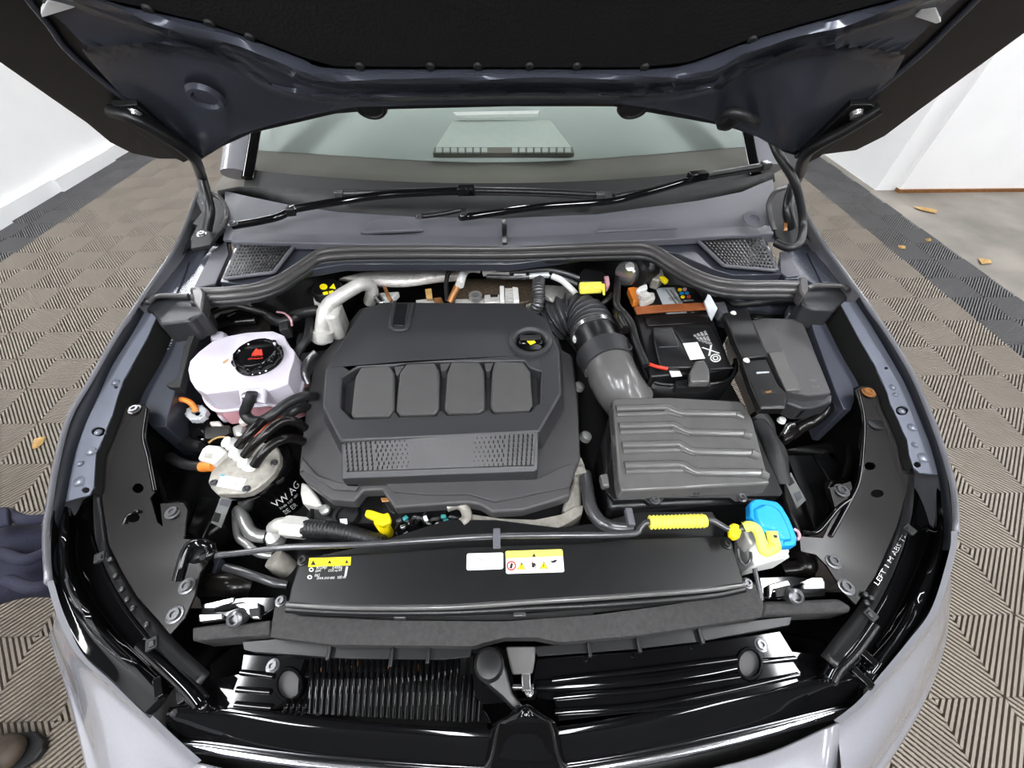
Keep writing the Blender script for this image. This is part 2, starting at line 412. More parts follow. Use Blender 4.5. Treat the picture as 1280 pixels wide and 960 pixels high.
for v, x, y, r in (('X1',248,685,.008),('X1',205,735,.005),('X1',345,410,.007),('X1',200,805,.009),('X1',275,610,.006),('X2',447,590,.008),('X2',457,660,.005),('X2',492,710,.009),('X2',368,430,.006),('X2',380,460,.004),('X2',405,525,.006)):
    p = q(v,(x,y))[0]; lathe('flange_bump', W(p[0],p[1],zr(p[1])-FD), [(r*1.2,0),(r,.003),(r*.5,.0045),(.0003,.005)], 'flange', car, n=14)
# slate fender liner strips with the white stamp
ll = plate('inner_wing', q('S3',(690,210),(740,110),(800,85),(862,45),(882,60),(835,170),(800,300),(770,420),(735,545),(675,548),(600,430),(650,300)), lambda x,y: zr(y)-.06, .12, 'slate_dark', car)
text('stamp', '9 T6 8 4 8 4 8', q('S3',(753,205))[0], q('S3',(795,100))[0], (lambda x,y: zr(y)-.06), .008, 'white', ll)
plate('inner_wing_rail', q('S3',(820,180),(875,60),(890,70),(845,190),(800,370),(765,372),(735,360),(790,330)), lambda x,y: zr(y)-.05, .02, 'black_matte', car)
plate('inner_wing', q('R7',(510,120),(680,120),(700,200),(760,350),(800,470),(800,520),(750,540),(755,600),(735,650),(700,645),(660,560),(600,400),(545,240)), lambda x,y: zr(y)-.06, .12, 'slate', car)
# glossy end plates of the front carrier with holes and bolts
def zpl(x, y): return max(zr(y)-.035, .765)
def zpu(d): return lambda x, y: zpl(x, y)+d
EL = q('S3',(550,475),(575,450),(620,440),(655,460),(645,600),(665,660),(690,830))+q('U4',(440,70),(470,170),(490,185),(480,95),(575,90),(590,120),(575,235),(700,250),(690,300),(640,370),(620,460),(580,550),(520,618),(480,570),(390,470),(330,370),(275,260),(255,130),(240,0))+q('S3',(480,600),(530,530))
hl = [ell(*q('S3',(612,818))[0],7,6), ell(*q('U4',(372,150))[0],8,6,14)]
ep = plate('end_plate', EL, zpl, .004, 'gloss_panel', car, hl, .001); ep['label'] = 'glossy black end plate of the front carrier with bolts'
for p in q('U4',(532,130),(588,425),(540,540)): bolt('bolt', p[0], p[1], zpl(*p), .009, ep)
for p in q('S3',(600,470)): bolt('bolt', p[0], p[1], zpl(*p)+.001, .008, ep)
tube('pressed_edge', q('S3',(655,470),(640,590),(660,680),(690,830)), .004, 'gloss', ep, z=zpu(.002))
tube('hole_collar', q('U4',(335,175),(350,145),(385,125),(395,130)), .003, 'gloss', ep, z=zpu(.003))
ER = q('T7',(670,80),(700,60),(770,65),(830,140),(860,200),(930,300),(985,440),(1000,520),(975,700),(930,860),(900,960))+q('S7',(480,240),(420,380),(360,470),(330,440),(270,350),(240,320),(195,310),(190,265),(260,270),(300,190),(280,120),(345,100),(355,150),(375,110),(385,40))+q('T7',(690,420),(715,250))
hr2 = [ell(*q('T7',(757,540))[0],7,5), ell(*q('T7',(800,705))[0],8,5,14)]
ep = plate('end_plate', ER, zpl, .004, 'gloss_panel', car, hr2, .001); ep['label'] = 'glossy black end plate of the front carrier with bolts'
for p in q('S7',(316,128),(292,340),(330,417)): bolt('bolt', p[0], p[1], zpl(*p), .009, ep)
bolt('bolt', *q('T7',(745,100))[0], zpl(0,491)+.001, .009, ep, 'copper'); lathe('rubber_plug', W(*q('T7',(790,285))[0],zpl(0,529.4)), [(.016,0),(.015,.002),(.0003,.002)], 'black', ep)
tube('pressed_edge', q('T7',(680,90),(715,240),(715,400),(690,620),(640,740),(520,960)), .004, 'gloss', ep, z=zpu(.002))
tube('pressed_edge', q('T7',(345,935),(440,935),(560,800),(640,740)), .004, 'gloss', ep, z=zpu(.002))
# curved rail outside each end plate
RLi = q('U4',(240,0),(255,130),(275,260),(330,370),(390,470),(480,570),(560,660),(680,770)); RLo = q('U4',(212,0),(215,140),(225,250),(280,390),(345,500),(420,600),(500,700),(640,820))
rl = loft('carrier_rail', [[p+(zpl(*p)-.002,) for p in RLi],[p+(zpl(*p)+.004,) for p in RLo],[p+(zpl(*p)-.03,) for p in RLo]], 'black', car, 30, solid=.003)
RRi = q('S7',(520,0),(500,120),(480,240),(420,380),(370,470),(300,560),(255,620)); RRo = q('S7',(535,80),(530,180),(510,270),(470,380),(425,470),(370,560),(300,660))
rr_ = loft('carrier_rail', [[p+(zpl(*p)-.002,) for p in RRi],[p+(zpl(*p)+.004,) for p in RRo],[p+(zpl(*p)-.03,) for p in RRo]], 'black', car, 30, solid=.003)
for par, pts, v in ((rl,[(240,310),(448,655)],'U4'),(rr_,[(520,245),(403,500)],'S7')):
    for p in q(v,*pts): box('clip_socket', W(p[0],p[1],zpl(*p)+.004), (.016,.018,.006), 'ink', par, .5); box('clip', W(p[0],p[1],zpl(*p)+.007), (.008,.01,.004), 'black', par, .5)
text('stamp', 'LEFT 1 M ABS T2', q('S7',(425,415))[0], q('S7',(512,265))[0], zpu(.003), .007, 'steel', rr_)
for v,par,pts in (('U4',rl,[(285,320),(305,385),(330,440),(352,480),(375,515),(430,580)]),('S7',rr_,[(388,465),(402,450),(385,440)])):
    for p in q(v,*pts): lathe('rail_stud', W(p[0],p[1],zpl(*p)+.003), [(.005,0),(.004,.004),(.0003,.005)], 'black', par, n=10)
# headlamps: glossy black tops between rail and rim
def headlamp(v, lines, label):
    t = thing('headlamp', label, 'headlamp', WW([lines[0][2]])[0]-Vector((0,0,.25)), 'headlamps')
    h = loft('housing', lines, 'gloss', t, 36, solid=.003, sub=5)
    return t
def inn(rim, k, dz): return [(x+(k if x < 640 else -k), y-(2 if y > 760 else 0), zr(y)-dz) for x,y in rim]
hl_t = headlamp('U4', [inn(cut(RL,620,902),4,.006), [p+(z,) for p,z in zip(q('U4',(85,110),(70,330),(115,470),(200,600),(290,700),(400,800),(500,890)),(.80,.775,.765,.755,.745,.735,.725))],
    [p+(z,) for p,z in zip(q('U4',(100,110),(105,330),(140,450),(230,590),(310,680),(420,780),(510,870)),(.80,.785,.775,.765,.755,.742,.73))],
    [p+(z,) for p,z in zip(q('U4',(130,110),(140,320),(180,440),(270,570),(340,650),(450,750),(540,830)),(.76,.745,.74,.735,.73,.725,.72))],
    [p+(z,) for p,z in zip(q('U4',(212,60),(215,200),(235,280),(280,390),(345,500),(420,600),(590,800)),(.745,)*7)]], 'glossy black headlamp housing on the left beside the coolant tank side')
hr_t = headlamp('S7', [inn(cut(RR,595,880),4,.006), [p+(z,) for p,z in zip(q('S7',(625,110),(640,250),(620,350),(570,460),(510,560),(450,640),(400,700)),(.79,.775,.765,.755,.745,.735,.725))],
    [p+(z,) for p,z in zip(q('S7',(610,110),(615,250),(595,340),(545,450),(490,550),(435,620),(385,680)),(.80,.785,.775,.765,.755,.742,.73))],
    [p+(z,) for p,z in zip(q('S7',(590,100),(590,240),(560,330),(510,440),(460,530),(410,600),(360,655)),(.76,.745,.74,.735,.73,.725,.72))],
    [p+(z,) for p,z in zip(q('S7',(535,80),(530,180),(510,270),(470,380),(425,470),(370,560),(320,640)),(.745,)*7)]], 'glossy black headlamp housing on the right beside the blue washer cap side')
hl_t['label'] = 'glossy black headlamp housing nearest the person in navy'; hr_t['label'] = 'glossy black headlamp housing on the side of the blue washer cap'
for t,v,pts in ((hl_t,'U4',[(480,830),(570,850),(120,330)]),(hr_t,'S7',[(388,625),(375,690),(595,255)])):
    for p in q(v,*pts): box('clip', W(p[0],p[1],.745), (.012,.03,.012), 'gloss', t, .6)
for t,v,pts in ((hl_t,'U4',[(400,660),(460,715),(540,790),(600,850),(640,900)]),(hr_t,'S7',[(400,520),(350,590),(320,625),(290,655),(270,690)])):
    tube('bracket_rib', [p+(.755,) for p in q(v,*pts)], .008, 'gloss', t)
    tube('bracket_rib', [(p[0]+(7 if v=='U4' else 9),p[1]+(-8 if v=='U4' else 6),.748) for p in q(v,*pts)], .005, 'black', t)
for t,v,pts in ((hl_t,'U4',[(560,880),(640,935),(670,900),(650,830),(590,820)]),(hr_t,'S7',[(265,650),(275,700),(310,700),(385,630),(350,600)])):
    plate('corner_bracket', q(v,*pts), .752, .03, 'gloss', t, bevel=.004)
# dark trays added to keep the bay gaps dark, firewall
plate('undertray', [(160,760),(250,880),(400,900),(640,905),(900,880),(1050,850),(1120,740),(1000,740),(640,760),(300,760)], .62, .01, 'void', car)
sh = plate('bay_dark_tray', [Vector((x,y,.50)) for x,y in ((-.74,1.25),(.74,1.25),(.75,.7),(.74,.3),(.6,.1),(-.6,.1),(-.74,.3),(-.75,.7))], None, .01, 'black_matte', car)  # added tray, dark so that gaps between parts look dark
for side,pts in () and ((1,[(166,385),(120,480),(90,600),(110,700),(250,800)]),(-1,[(1075,375),(1130,470),(1170,590),(1150,700),(1000,800)])):
    R = catmull([W(x,y,.74) for x,y in pts], 20)
    vs = R+[v-Vector((0,0,.3)) for v in R]; mk('bay_side', vs, [(i,i+1,i+21,i+20) for i in range(19)], 'void', car, 60, solid=.004)
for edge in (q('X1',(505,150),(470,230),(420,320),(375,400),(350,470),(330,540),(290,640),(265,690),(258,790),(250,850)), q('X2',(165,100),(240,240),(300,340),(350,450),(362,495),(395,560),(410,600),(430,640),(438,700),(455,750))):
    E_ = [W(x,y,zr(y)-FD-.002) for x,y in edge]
    loft('wing_gap_dark', [E_, [v+Vector((-.02 if v.x > 0 else .02,0,-.12)) for v in E_], [v+Vector((0,0,-.38)) for v in E_]], 'void', car, 24, solid=.003)  # near-black sheet stands for the unlit void inside each flange
# cross bracket under each cowl corner
for v,pts,zz in (('U8',[(110,505),(140,470),(220,480),(240,455),(440,455),(460,470),(520,470),(540,520),(540,570),(480,590),(440,620),(250,640),(200,560),(110,530)],.94),
             ('U1',[(1222,790),(1180,768),(1030,768),(1000,790),(960,840),(985,880),(1040,900),(1140,910),(1200,870),(1222,840)],.94)):
    b_ = plate('cowl_corner', q(v,*pts), zz-.02, .06, 'cover', car, bevel=.006)
tube('corner_lip', q('U8',(120,520),(145,480),(185,500),(240,462),(440,462)), .006, 'seal', car, z=.938)
tube('corner_lip', q('U1',(1222,800),(1185,775),(1040,775),(1000,790)), .006, 'seal', car, z=.938)
# scuttle side wells behind the brackets
for pts in (q('U8',(200,460),(330,200),(430,160),(560,150),(690,90),(700,190),(610,385),(470,420),(450,460)), q('U1',(860,600),(930,560),(1070,520),(1215,760),(1040,770),(980,730),(880,735),(850,700))):
    plate('scuttle_well', pts, .93, .02, 'slate', car)
plate('well_groove', q('U8',(300,445),(410,260),(440,230),(420,300),(360,445)), .934, .004, 'slate', car)
plate('well_groove', q('U1',(1000,590),(1050,585),(1170,755),(1080,755)), .934, .004, 'slate', car)
plate('well_slope', q('U8',(470,410),(590,170),(680,110),(695,190),(610,380)), .936, .004, 'cowl', car); 
plate('well_slope', q('U1',(850,590),(890,580),(965,715),(890,725),(855,700)), .936, .004, 'cowl', car)
for pts in ([(172,382),(214,315),(240,262),(255,290),(225,320),(200,372)], [(1076,370),(1050,330),(1010,268),(1005,290),(1040,340),(1062,372)]):
    plate('wing_inner', pts, lambda x,y: zr(y)-.03, .004, 'slate_dark', car)
# cowl
CW = [(279,300),(281,287)]+q('T8',(300,190),(450,225),(690,275),(1000,320))+[(516,271),(626,273),(747,268),(803,260),(872,251),(927,240),(950,230),(966,224),(975,290),(975,300),(640,303)]
plate('cowl_panel', CW, lambda x,y: .955+(300-y)*.0006, .006, 'cowl', car, bevel=0)
plate('cowl_rail', [(290,290),(640,296),(965,281),(968,292),(640,308),(288,302)], .972, .02, 'cowl', car, bevel=.003)
plate('cowl_tray', q('U8',(640,370),(760,90),(1280,120))+[(500,308),(640,312),(780,308)]+q('U1',(370,505),(760,480),(860,710),(600,715),(480,680),(300,600),(130,560))+[(640,330),(430,330)]+q('U8',(1000,330),(820,390)), .95, .02, 'slate_dark', car)
for v,pts in (('U2',0),):
    pass
for x0,y0,x1,y1 in ((450,276,512,272),(745,275,830,270)):
    plate('cowl_step', [(x0,y0+14),(x0+12,y0),(x0+(x1-x0)*.7,y1),(x1+18,y1+14)], .975, .01, 'cowl', car, bevel=.003)
plate('cowl_joint', [(627,274),(633,274),(634,303),(628,303)], .98, .006, 'black', car)
# intake grilles in the cowl: frame and slats
def grille(corners, n, label):
    A,B,C,D = [W(p[0],p[1],.957) for p in corners]   # top-left, top-right, bottom-right, bottom-left
    fr = plate('intake_grille', corners, .957, .004, 'ink', car); fr['label'] = label
    for k in range(n):
        t = (k+.5)/n; a = A.lerp(D,t); b = B.lerp(C,t); c = (a+b)/2; L = (b-a).length; an = math.atan2((b-a).y,(b-a).x)
        box('slat', c+Vector((0,0,.004)), (L,.011,.004), 'black', fr, an, .5)
    m = 16
    vs = []; fs = []
    for k in range(1,m):
        t = k/m; a = A.lerp(B,t); b = D.lerp(C,t); 
        for dx in (-.0012,.0012):
            vs += [a+Vector((dx,0,.0065)), b+Vector((dx,0,.0065)), b+Vector((dx,0,.001)), a+Vector((dx,0,.001))]
        i = len(vs)-8; fs += [(i,i+1,i+5,i+4),(i,i+1,i+2,i+3),(i+4,i+5,i+6,i+7)]
    o = mk('cross_bars', vs, fs, 'black', fr, 0); o['kind'] = 'stuff'
    tube('rim', [p+(.960,) for p in corners]+[corners[0]+(.960,)], .0045, 'cowl', fr, n=80, sharp=True)
grille(q('U8',(775,120),(1135,115),(985,310),(670,350)), 10, 'slatted black air intake grille in the left of the cowl')
grille(q('U1',(385,512),(745,508),(830,690),(545,665)), 10, 'slatted black air intake grille in the right of the cowl')
# rubber seal across the bay
SEAL = q('U8',(470,430),(640,430),(860,405),(1000,360),(1100,300),(1200,235))+[(400,316),(440,312),(520,311),(640,311),(760,307),(810,308)]+q('U1',(250,625),(380,700),(520,750),(680,765),(840,765),(970,770))
SE = [p+(.962,) for p in SEAL]
sl = tube('bay_seal', SE, .0095, 'seal', car, n=90); sl['label'] = 'long rubber seal along the front of the cowl'
tube('seal_lip', [(p[0],p[1]+8,.955) for p in SE], .0085, 'seal', sl, n=90)
tube('seal_base', [(p[0],p[1]+15,.945) for p in SE], .0085, 'rubber', sl, n=90)
R = catmull([W(p[0],p[1]+16,.945)+Vector((0,.17,-.015)) for p in SE], 60)
mk('firewall', R+[v-Vector((0,0,.3)) for v in R], [(i,i+1,i+61,i+60) for i in range(59)], 'black_matte', car, 60, solid=.006)
plate('seal_end', q('U8',(455,420),(520,400),(540,440),(520,560),(470,500)), .972, .03, 'seal', car, bevel=.004)
plate('seal_end', q('U1',(955,725),(1000,725),(1010,790),(985,830),(960,800)), .972, .03, 'seal', car, bevel=.004)
for p in ((445,328),(787,334)): lathe('push_pin', W(p[0],p[1],.935), [(.012,0),(.012,.004),(.006,.006),(.0003,.006)], 'alu', car, (0,-.6,1), 12)
# windscreen, pillars, dashboard, ceiling reflection built as solid panels
ws0, ws1 = W(283,240,1.0), W(962,226,1.0); sl_ = math.tan(math.radians(30))
yb = (ws0.y+ws1.y)/2; xl, xr = -.80, .79
def WSP(x, y): return Vector((x, y-.10*(x/.8)**2*0+.12*(x/.8)**2, 1.0+(y-yb)*sl_))
wl = [[WSP(xl+(xr-xl)*i/20*(1-.16*k/6)+(xl+xr)/2*0+.0, yb+k*.11) if False else WSP((xl+(xr-xl)*i/20)*(1-.02*k), yb-.06+k*.115) for i in range(21)] for k in range(7)]
w_ = loft('windscreen', wl, 'glass', car, 21, smooth=80); w_['label'] = 'greenish windscreen glass'
fb = loft('windscreen_band', [[(272,238,1.0),(297,233,1.0),(420,237,1.0),(640,238,1.0),(760,240,1.0),(900,228,1.0),(966,214,1.0)],[(272,262,.962),(300,246,.962),(420,270,.962),(640,278,.962),(760,272,.962),(900,250,.962),(968,228,.962)]], 'black_matte', car, 30, solid=.003)
fb = loft('glass_edge', [[v+Vector((0,.002,.003)) for v in [WSP(xl+(xr-xl)*i/20, yb-.06) for i in range(21)]],[v+Vector((0,.002,.003)) for v in [WSP(xl+(xr-xl)*i/20, yb+.005+.055*abs(i-10)/10*0) for i in range(21)]]], 'ink', w_, 21)
for s in (-1,1):
    tube('windscreen_pillar', [WSP(s*.83, yb-.02)+Vector((0,0,.01)), WSP(s*.815, yb+.25)+Vector((0,0,.02)), WSP(s*.76, yb+.65)+Vector((0,0,.02))], .045, 'paint', car, flat=.6)
    tube('pillar_trim', [WSP(s*.785, yb-.03)+Vector((0,0,.012)), WSP(s*.765, yb+.25)+Vector((0,0,.015)), WSP(s*.71, yb+.65)+Vector((0,0,.015))], .018, 'gloss', car, flat=.6)
d1 = loft('dash_front', [[Vector((-.9,yb+.05,.965)),Vector((0,yb-.02,.965)),Vector((.9,yb+.05,.965))],[Vector((-.95,1.62,.968)),Vector((0,1.47,.972)),Vector((.95,1.62,.968))]], 'dash', car, 21, solid=.01)
d2 = loft('reflected_ceiling', [[Vector((-.95,1.62,.972)),Vector((0,1.47,.976)),Vector((.95,1.62,.972))],[Vector((-1.0,2.5,1.10)),Vector((0,2.45,1.10)),Vector((1.0,2.5,1.10))]], 'reflection_pale', car, 21, solid=.01)  # pale sheet standing in for the ceiling reflected by the glass
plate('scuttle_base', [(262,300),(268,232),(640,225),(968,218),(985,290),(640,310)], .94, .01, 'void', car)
for s in (-1,1): box('door_side', (s*.9,2.0,.6), (.06,1.4,.72), 'paint', car, bevel=.02)
pn = plate('reflected_panel', [(543,186),(716,186),(688,150),(566,150)], lambda x,y: .985+(190-y)*.0013, .01, 'reflection_panel', car);  # panel, edges and slots imitate a reflected ceiling fitting
plate('reflected_edge', [(541,191),(718,191),(716,184),(543,184)], .995, .012, 'dash', pn)
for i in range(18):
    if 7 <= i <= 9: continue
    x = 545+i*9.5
    plate('reflected_slot', [(x,184.5),(x+7,184.5),(x+7,190),(x,190)], 1.0, .004, 'reflection_pale', pn, bevel=0)
plate('reflected_edge', [(570,144),(672,142),(675,138),(566,140)], 1.06, .01, 'paper', pn)
# ================================================================== bonnet
bon = plate('bonnet', [WH(*p) for p in q('A1',(0,240),(200,380),(330,470),(420,545),(500,585),(600,605),(770,608),(850,560),(960,510))]+
    [WH(*p) for p in [(420,143),(489,137.5),(640,134),(767,134),(860,150)]]+[WH(*p) for p in q('A3',(150,485),(310,540),(360,580),(400,592),(520,590),(640,575),(750,520),(870,430),(1280,130))]+
    [PH(.93,.55),PH(.9,.8),PH(.78,.98),PH(.5,1.07),PH(0,1.1),PH(-.5,1.07),PH(-.78,.98),PH(-.9,.8),PH(-.93,.55)], None, .012, 'black', car, up=HN, bevel=.003)
bon['label'] = 'raised bonnet seen from below'
l0 = [(20,-45),(131,0),(184,13),(262,31),(315,49),(380,74),(420,85),(640,86),(798,86),(860,80),(935,52),(988,36),(1083,10),(1122,0),(1230,-45)]
l1 = [(40,-20),(141,11),(184,25),(243,41),(295,53),(354,79),(420,99),(640,99),(860,96),(930,68),(998,43),(1057,30),(1120,11),(1210,-20)]
l3 = [(105,60),(121,59),(213,57),(279,75),(328,102),(354,113),(420,121),(640,118),(860,115),(926,87),(991,67),(1044,61),(1113,64),(1130,66)]
l4 = [(130,95),(200,170),(245,192),(262,193),(300,168),(420,138),(489,133),(640,130),(767,130),(860,144),(930,163),(975,186),(1000,187),(1060,150),(1115,100)]
sh = lambda L, d: [(x, y+d) for x, y in L]
inner = loft('bonnet_inner', [[WH(x,y,.012) for x,y in l0],[WH(x,y,.034) for x,y in sh(l1,-4)],[WH(x,y,.036) for x,y in sh(l1,3)],[WH(x,y,.02) for x,y in sh(l1,9)],
    [WH(x,y,.018) for x,y in sh(l3,-4)],[WH(x,y,.026) for x,y in l3],[WH(x,y,.012) for x,y in sh(l3,6)],[WH(x,y,.006) for x,y in l4]], 'slate', bon, 70, sub=3)
inner['label'] = 'pressed slate inner panel of the bonnet'
ln = plate('bonnet_liner', [WH(x,y,.016) for x,y in l0[1:-1]]+[PH(.7,.4,.016),PH(.72,.8,.016),PH(.4,.98,.016),PH(-.4,.98,.016),PH(-.72,.8,.016),PH(-.7,.4,.016)], None, .02, 'liner', bon, up=HN, bevel=.004)
ln['label'] = 'black felt liner under the bonnet'
for p in [(185,12),(262,30),(312,47),(450,83),(538,83),(597,83),(662,83),(721,83),(806,84),(940,50)]:
    lathe('liner_clip', WH(p[0],p[1],.017), [(.008,0),(.006,.003),(.0003,.004)], 'ink', bon, HN, 10)
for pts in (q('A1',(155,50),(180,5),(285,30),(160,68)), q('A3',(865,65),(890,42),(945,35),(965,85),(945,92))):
    plate('opening_glare', [WH(x,y,.022) for x,y in pts], None, .01, 'paper', bon, up=HN, bevel=.001)  # white plates stand for light reflected off the panel inside each opening
for pts in ([(250,198),(108,85),(60,30),(20,-20)],[(995,196),(1130,86),(1190,30),(1240,-20)]):
    tube('bonnet_seam', [WH(x,y,.004) for x,y in pts], .005, 'slate', bon)
lathe('bonnet_dimple', WH(257,124,.022), [(.030,-.006),(.027,.003),(.021,.003),(.017,-.003),(.0003,-.003)], 'slate', bon, HN, 28)
for c in ((463,138),(792,138)):
    lathe('rubber_stop', WH(c[0],c[1]-5,-.002), [(.030,-.008),(.032,.0),(.028,.006),(.024,.006),(.022,.003),(.0003,.003)], 'black', bon, HN, 24)
# bonnet hinges
def hinge(pts, base, label):
    h = tube('bonnet_hinge', pts, .017, 'black', car, flat=.7); h['label'] = label
    return h
hgl = hinge([WH(140,138,.02),WH(175,150,.03),WH(236,190,.03),W(250,215,1.09),W(256,238,1.05),W(262,262,1.02),W(258,288,.98)], None, 'black steel left bonnet hinge')
plate('hinge_foot', q('T8',(150,200),(205,210),(290,250),(310,330),(290,420),(250,460),(210,520),(90,545),(90,480),(130,400),(100,390),(160,320),(130,250)), lambda x,y: 1.0-(y-240)*.0006, .01, 'black_matte', hgl, bevel=.002)
tube('hinge_arch', q('T8',(215,205,1.04),(270,235,1.04),(308,300,1.02),(312,350,1.01),(290,410,.99)), .006, 'seal', hgl)
bolt('bolt', *q('T8',(160,460))[0], .985, .008, hgl, 'steel')
bolt('bolt', *q('T8',(190,265))[0], 1.01, .007, hgl, 'steel')
plate('hinge_plate', [WH(x,y,.02) for x,y in q('A1',(410,425),(430,405),(520,400),(740,600),(700,620),(650,595))], None, .012, 'black', hgl, up=HN)
bolt('bolt', 0, 480, .9, .0001, hgl) if False else lathe('bolt', WH(*q('A1',(515,430))[0],.022), [(.012,0),(.01,.008),(.0003,.009)], 'steel', hgl, HN, 10)
hgr = hinge([WH(1100,135,.02),WH(1060,160,.03),WH(1012,188,.03),W(1000,215,1.09),W(990,238,1.05),W(985,262,1.02),W(990,285,.98)], None, 'black steel right bonnet hinge')
plate('hinge_plate', [WH(x,y,.02) for x,y in q('A3',(620,400),(700,400),(735,420),(500,600),(440,630),(420,600))], None, .012, 'black', hgr, up=HN)
plate('hinge_foot', q('U1',(870,220),(960,200),(985,380),(970,520),(900,560),(830,500),(800,420),(795,330),(820,260)), lambda x,y: 1.0-(y-240)*.0006, .01, 'black_matte', hgr, bevel=.002)
tube('hinge_arch', q('U1',(885,235,1.04),(820,265,1.04),(790,330,1.02),(800,400,1.01),(820,470,.99)), .006, 'seal', hgr)
lathe('bolt', WH(*q('A3',(640,430))[0],.022), [(.012,0),(.01,.008),(.0003,.009)], 'steel', hgr, HN, 10)
bolt('bolt', *q('U1',(915,290))[0], 1.01, .008, hgr, 'steel')
plate('cable_mark', q('U1',(872,420),(892,420),(892,470),(874,470)), .995, .004, 'copper', hgr)
hs_ = tube('washer_hose', [WH(*q('A3',(125,455))[0],.02),WH(*q('A3',(160,428))[0],.03),WH(*q('A3',(240,455))[0],.03),W(*q('A3',(300,490))[0],1.18),W(*q('A3',(345,590))[0],1.14)]+[W(*q('A3',(x,y))[0],z) for x,y,z in ((400,680,1.10),(428,770,1.05),(438,860,1.0),(425,925,.99),(385,945,.985),(335,925,.98))], .0095, 'rubber', car)
hs_['label'] = 'black corrugated hose from bonnet to cowl'
lathe('hose_grommet', WH(*q('A3',(150,450))[0],.008), [(.022,0),(.02,.012),(.01,.02),(.0003,.02)], 'black', hs_, HN, 16)
# ================================================================== wipers
def wiper(label, arm, elbow, blade, zs):
    t = thing('windscreen_wiper', label, 'wiper', W(arm[0][0],arm[0][1],.99), 'windscreen wipers')
    tube('arm', arm+elbow, .0115, 'gloss', t, flat=.8)
    tube('blade', blade, .0105, 'black', t, flat=.8)
    tube('blade_rubber', [(p[0],p[1]+4,p[2]-.006) for p in blade], .004, 'ink', t)
    return t
t = wiper('windscreen wiper pivoting at the left, blade reaching the middle', q('T8',(350,405,1.0),(520,375,1.005),(640,345,1.01),(700,310,1.015)), q('T8',(730,300,1.02),(1000,255,1.03),(1280,215,1.035))+[(540,240,1.035),(585,238,1.035)], [(420,243,1.015),(500,240,1.03),(585,238,1.03),(680,240,1.03),(756,244,1.02)], 0)
bolt('pivot_nut', *q('T8',(352,395))[0], 1.008, .008, t); box('elbow_joint', W(*q('T8',(712,310))[0],1.017), (.02,.032,.018), 'black', t, .2)
box('blade_clip', W(583,238,1.04), (.045,.025,.02), 'gloss', t, 0); box('blade_cap', W(750,244,1.025), (.022,.02,.014), 'rod', t); box('blade_cap', W(424,242,1.02), (.022,.02,.014), 'rod', t)
t = wiper('windscreen wiper lying in the middle and rising to the right', [(578,272,1.0),(584,271,1.005),(680,258,1.015),(760,252,1.025),(800,243,1.035)], [(850,229,1.05),(870,222,1.055)], [(767,246,1.025),(820,236,1.035),(872,222,1.055),(920,213,1.06),(962,206,1.065)], 0)
box('blade_clip', W(872,220,1.065), (.05,.025,.02), 'gloss', t, .25); bolt('pivot_nut', 524,272,1.0,.007,t); tube('arm_spring', [(524,271,.995),(550,268,1.0),(580,262,1.01)], .006, 'black', t)
box('elbow_joint', W(580,268,1.008), (.014,.03,.016), 'black', t, .1); box('blade_cap', W(957,206,1.068), (.022,.022,.016), 'rod', t, .3)
lathe('cowl_plug', W(*q('U1',(708,412))[0],.99), [(.03,0),(.028,.003),(.014,.003),(.013,-.004),(.0003,-.004)], 'cowl', car, (0,-.3,1), 20)
# ================================================================== front carrier, grille
fc = thing('grille_carrier', 'glossy black grille carrier with slats and round plugs at the car front', 'grille', W(640,880,.55))
Lh = [(262,850),(265,880)]
# right smooth deck
deckR = q('T6',(590,230),(1067,190))+q('S6',(500,290),(800,250),(960,225),(1000,290),(1080,300),(1090,370),(920,425),(700,470),(430,495),(250,515),(240,450),(180,440),(165,400))
plate('deck', deckR, .722, .02, 'gloss', fc, [ell(*q('S6',(862,332))[0],14,18)], .002)
deckL = q('S4',(740,650),(850,628),(860,560),(1000,570),(1075,575),(1060,620),(1050,700),(960,750),(738,745))
plate('deck', deckL, .722, .02, 'gloss', fc, [ell(*q('S5',(310,348))[0],15,19)], .002)
plate('deck', q('S5',(890,320),(905,300),(905,380),(960,470),(940,470),(880,465),(880,330)), .722, .02, 'gloss', fc)
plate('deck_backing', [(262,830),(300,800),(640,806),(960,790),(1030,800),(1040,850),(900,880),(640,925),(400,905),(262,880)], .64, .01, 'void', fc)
plate('deck_floor', q('S5',(270,255),(900,255),(950,520),(560,470),(250,430)), .665, .01, 'ink', fc)
plate('plug', ell(*q('S5',(308,346))[0],15.5,19.5,24), .716, .01, 'cover_light', fc, bevel=.001); plate('plug', ell(*q('S6',(862,332))[0],14.5,18.5,24), .716, .01, 'cover_light', fc, bevel=.001)
tube('plug_rim', ell(*q('S5',(310,348))[0],16,20,24)+[ell(*q('S5',(310,348))[0],16,20,24)[0]], .003, 'gloss', fc, z=.724, n=40, sides=6)
tube('plug_rim', ell(*q('S6',(862,332))[0],15,19,24)+[ell(*q('S6',(862,332))[0],15,19,24)[0]], .003, 'gloss', fc, z=.724, n=40, sides=6)
for k in range(33):                                              # the upright slats
    x = 300+k*19.4
    ty = 268 if x > 372 and x < 850 else (400 if x < 372 else 320)
    p0 = q('S5',(x+8,ty))[0]; p1 = q('S5',(x-2,432+ (x-290)*.055 if x < 900 else 460))[0]
    sl = tube('slat', [W(p0[0],p0[1],.724), W(p0[0]*.5+p1[0]*.5,p0[1]*.5+p1[1]*.5,.730), W(p1[0],p1[1],.722)], .0040, 'gloss', fc, n=7, sides=8, flat=1.3)
tube('slat_bar', q('S5',(365,318),(600,318),(830,322)), .0045, 'gloss', fc, z=.718)
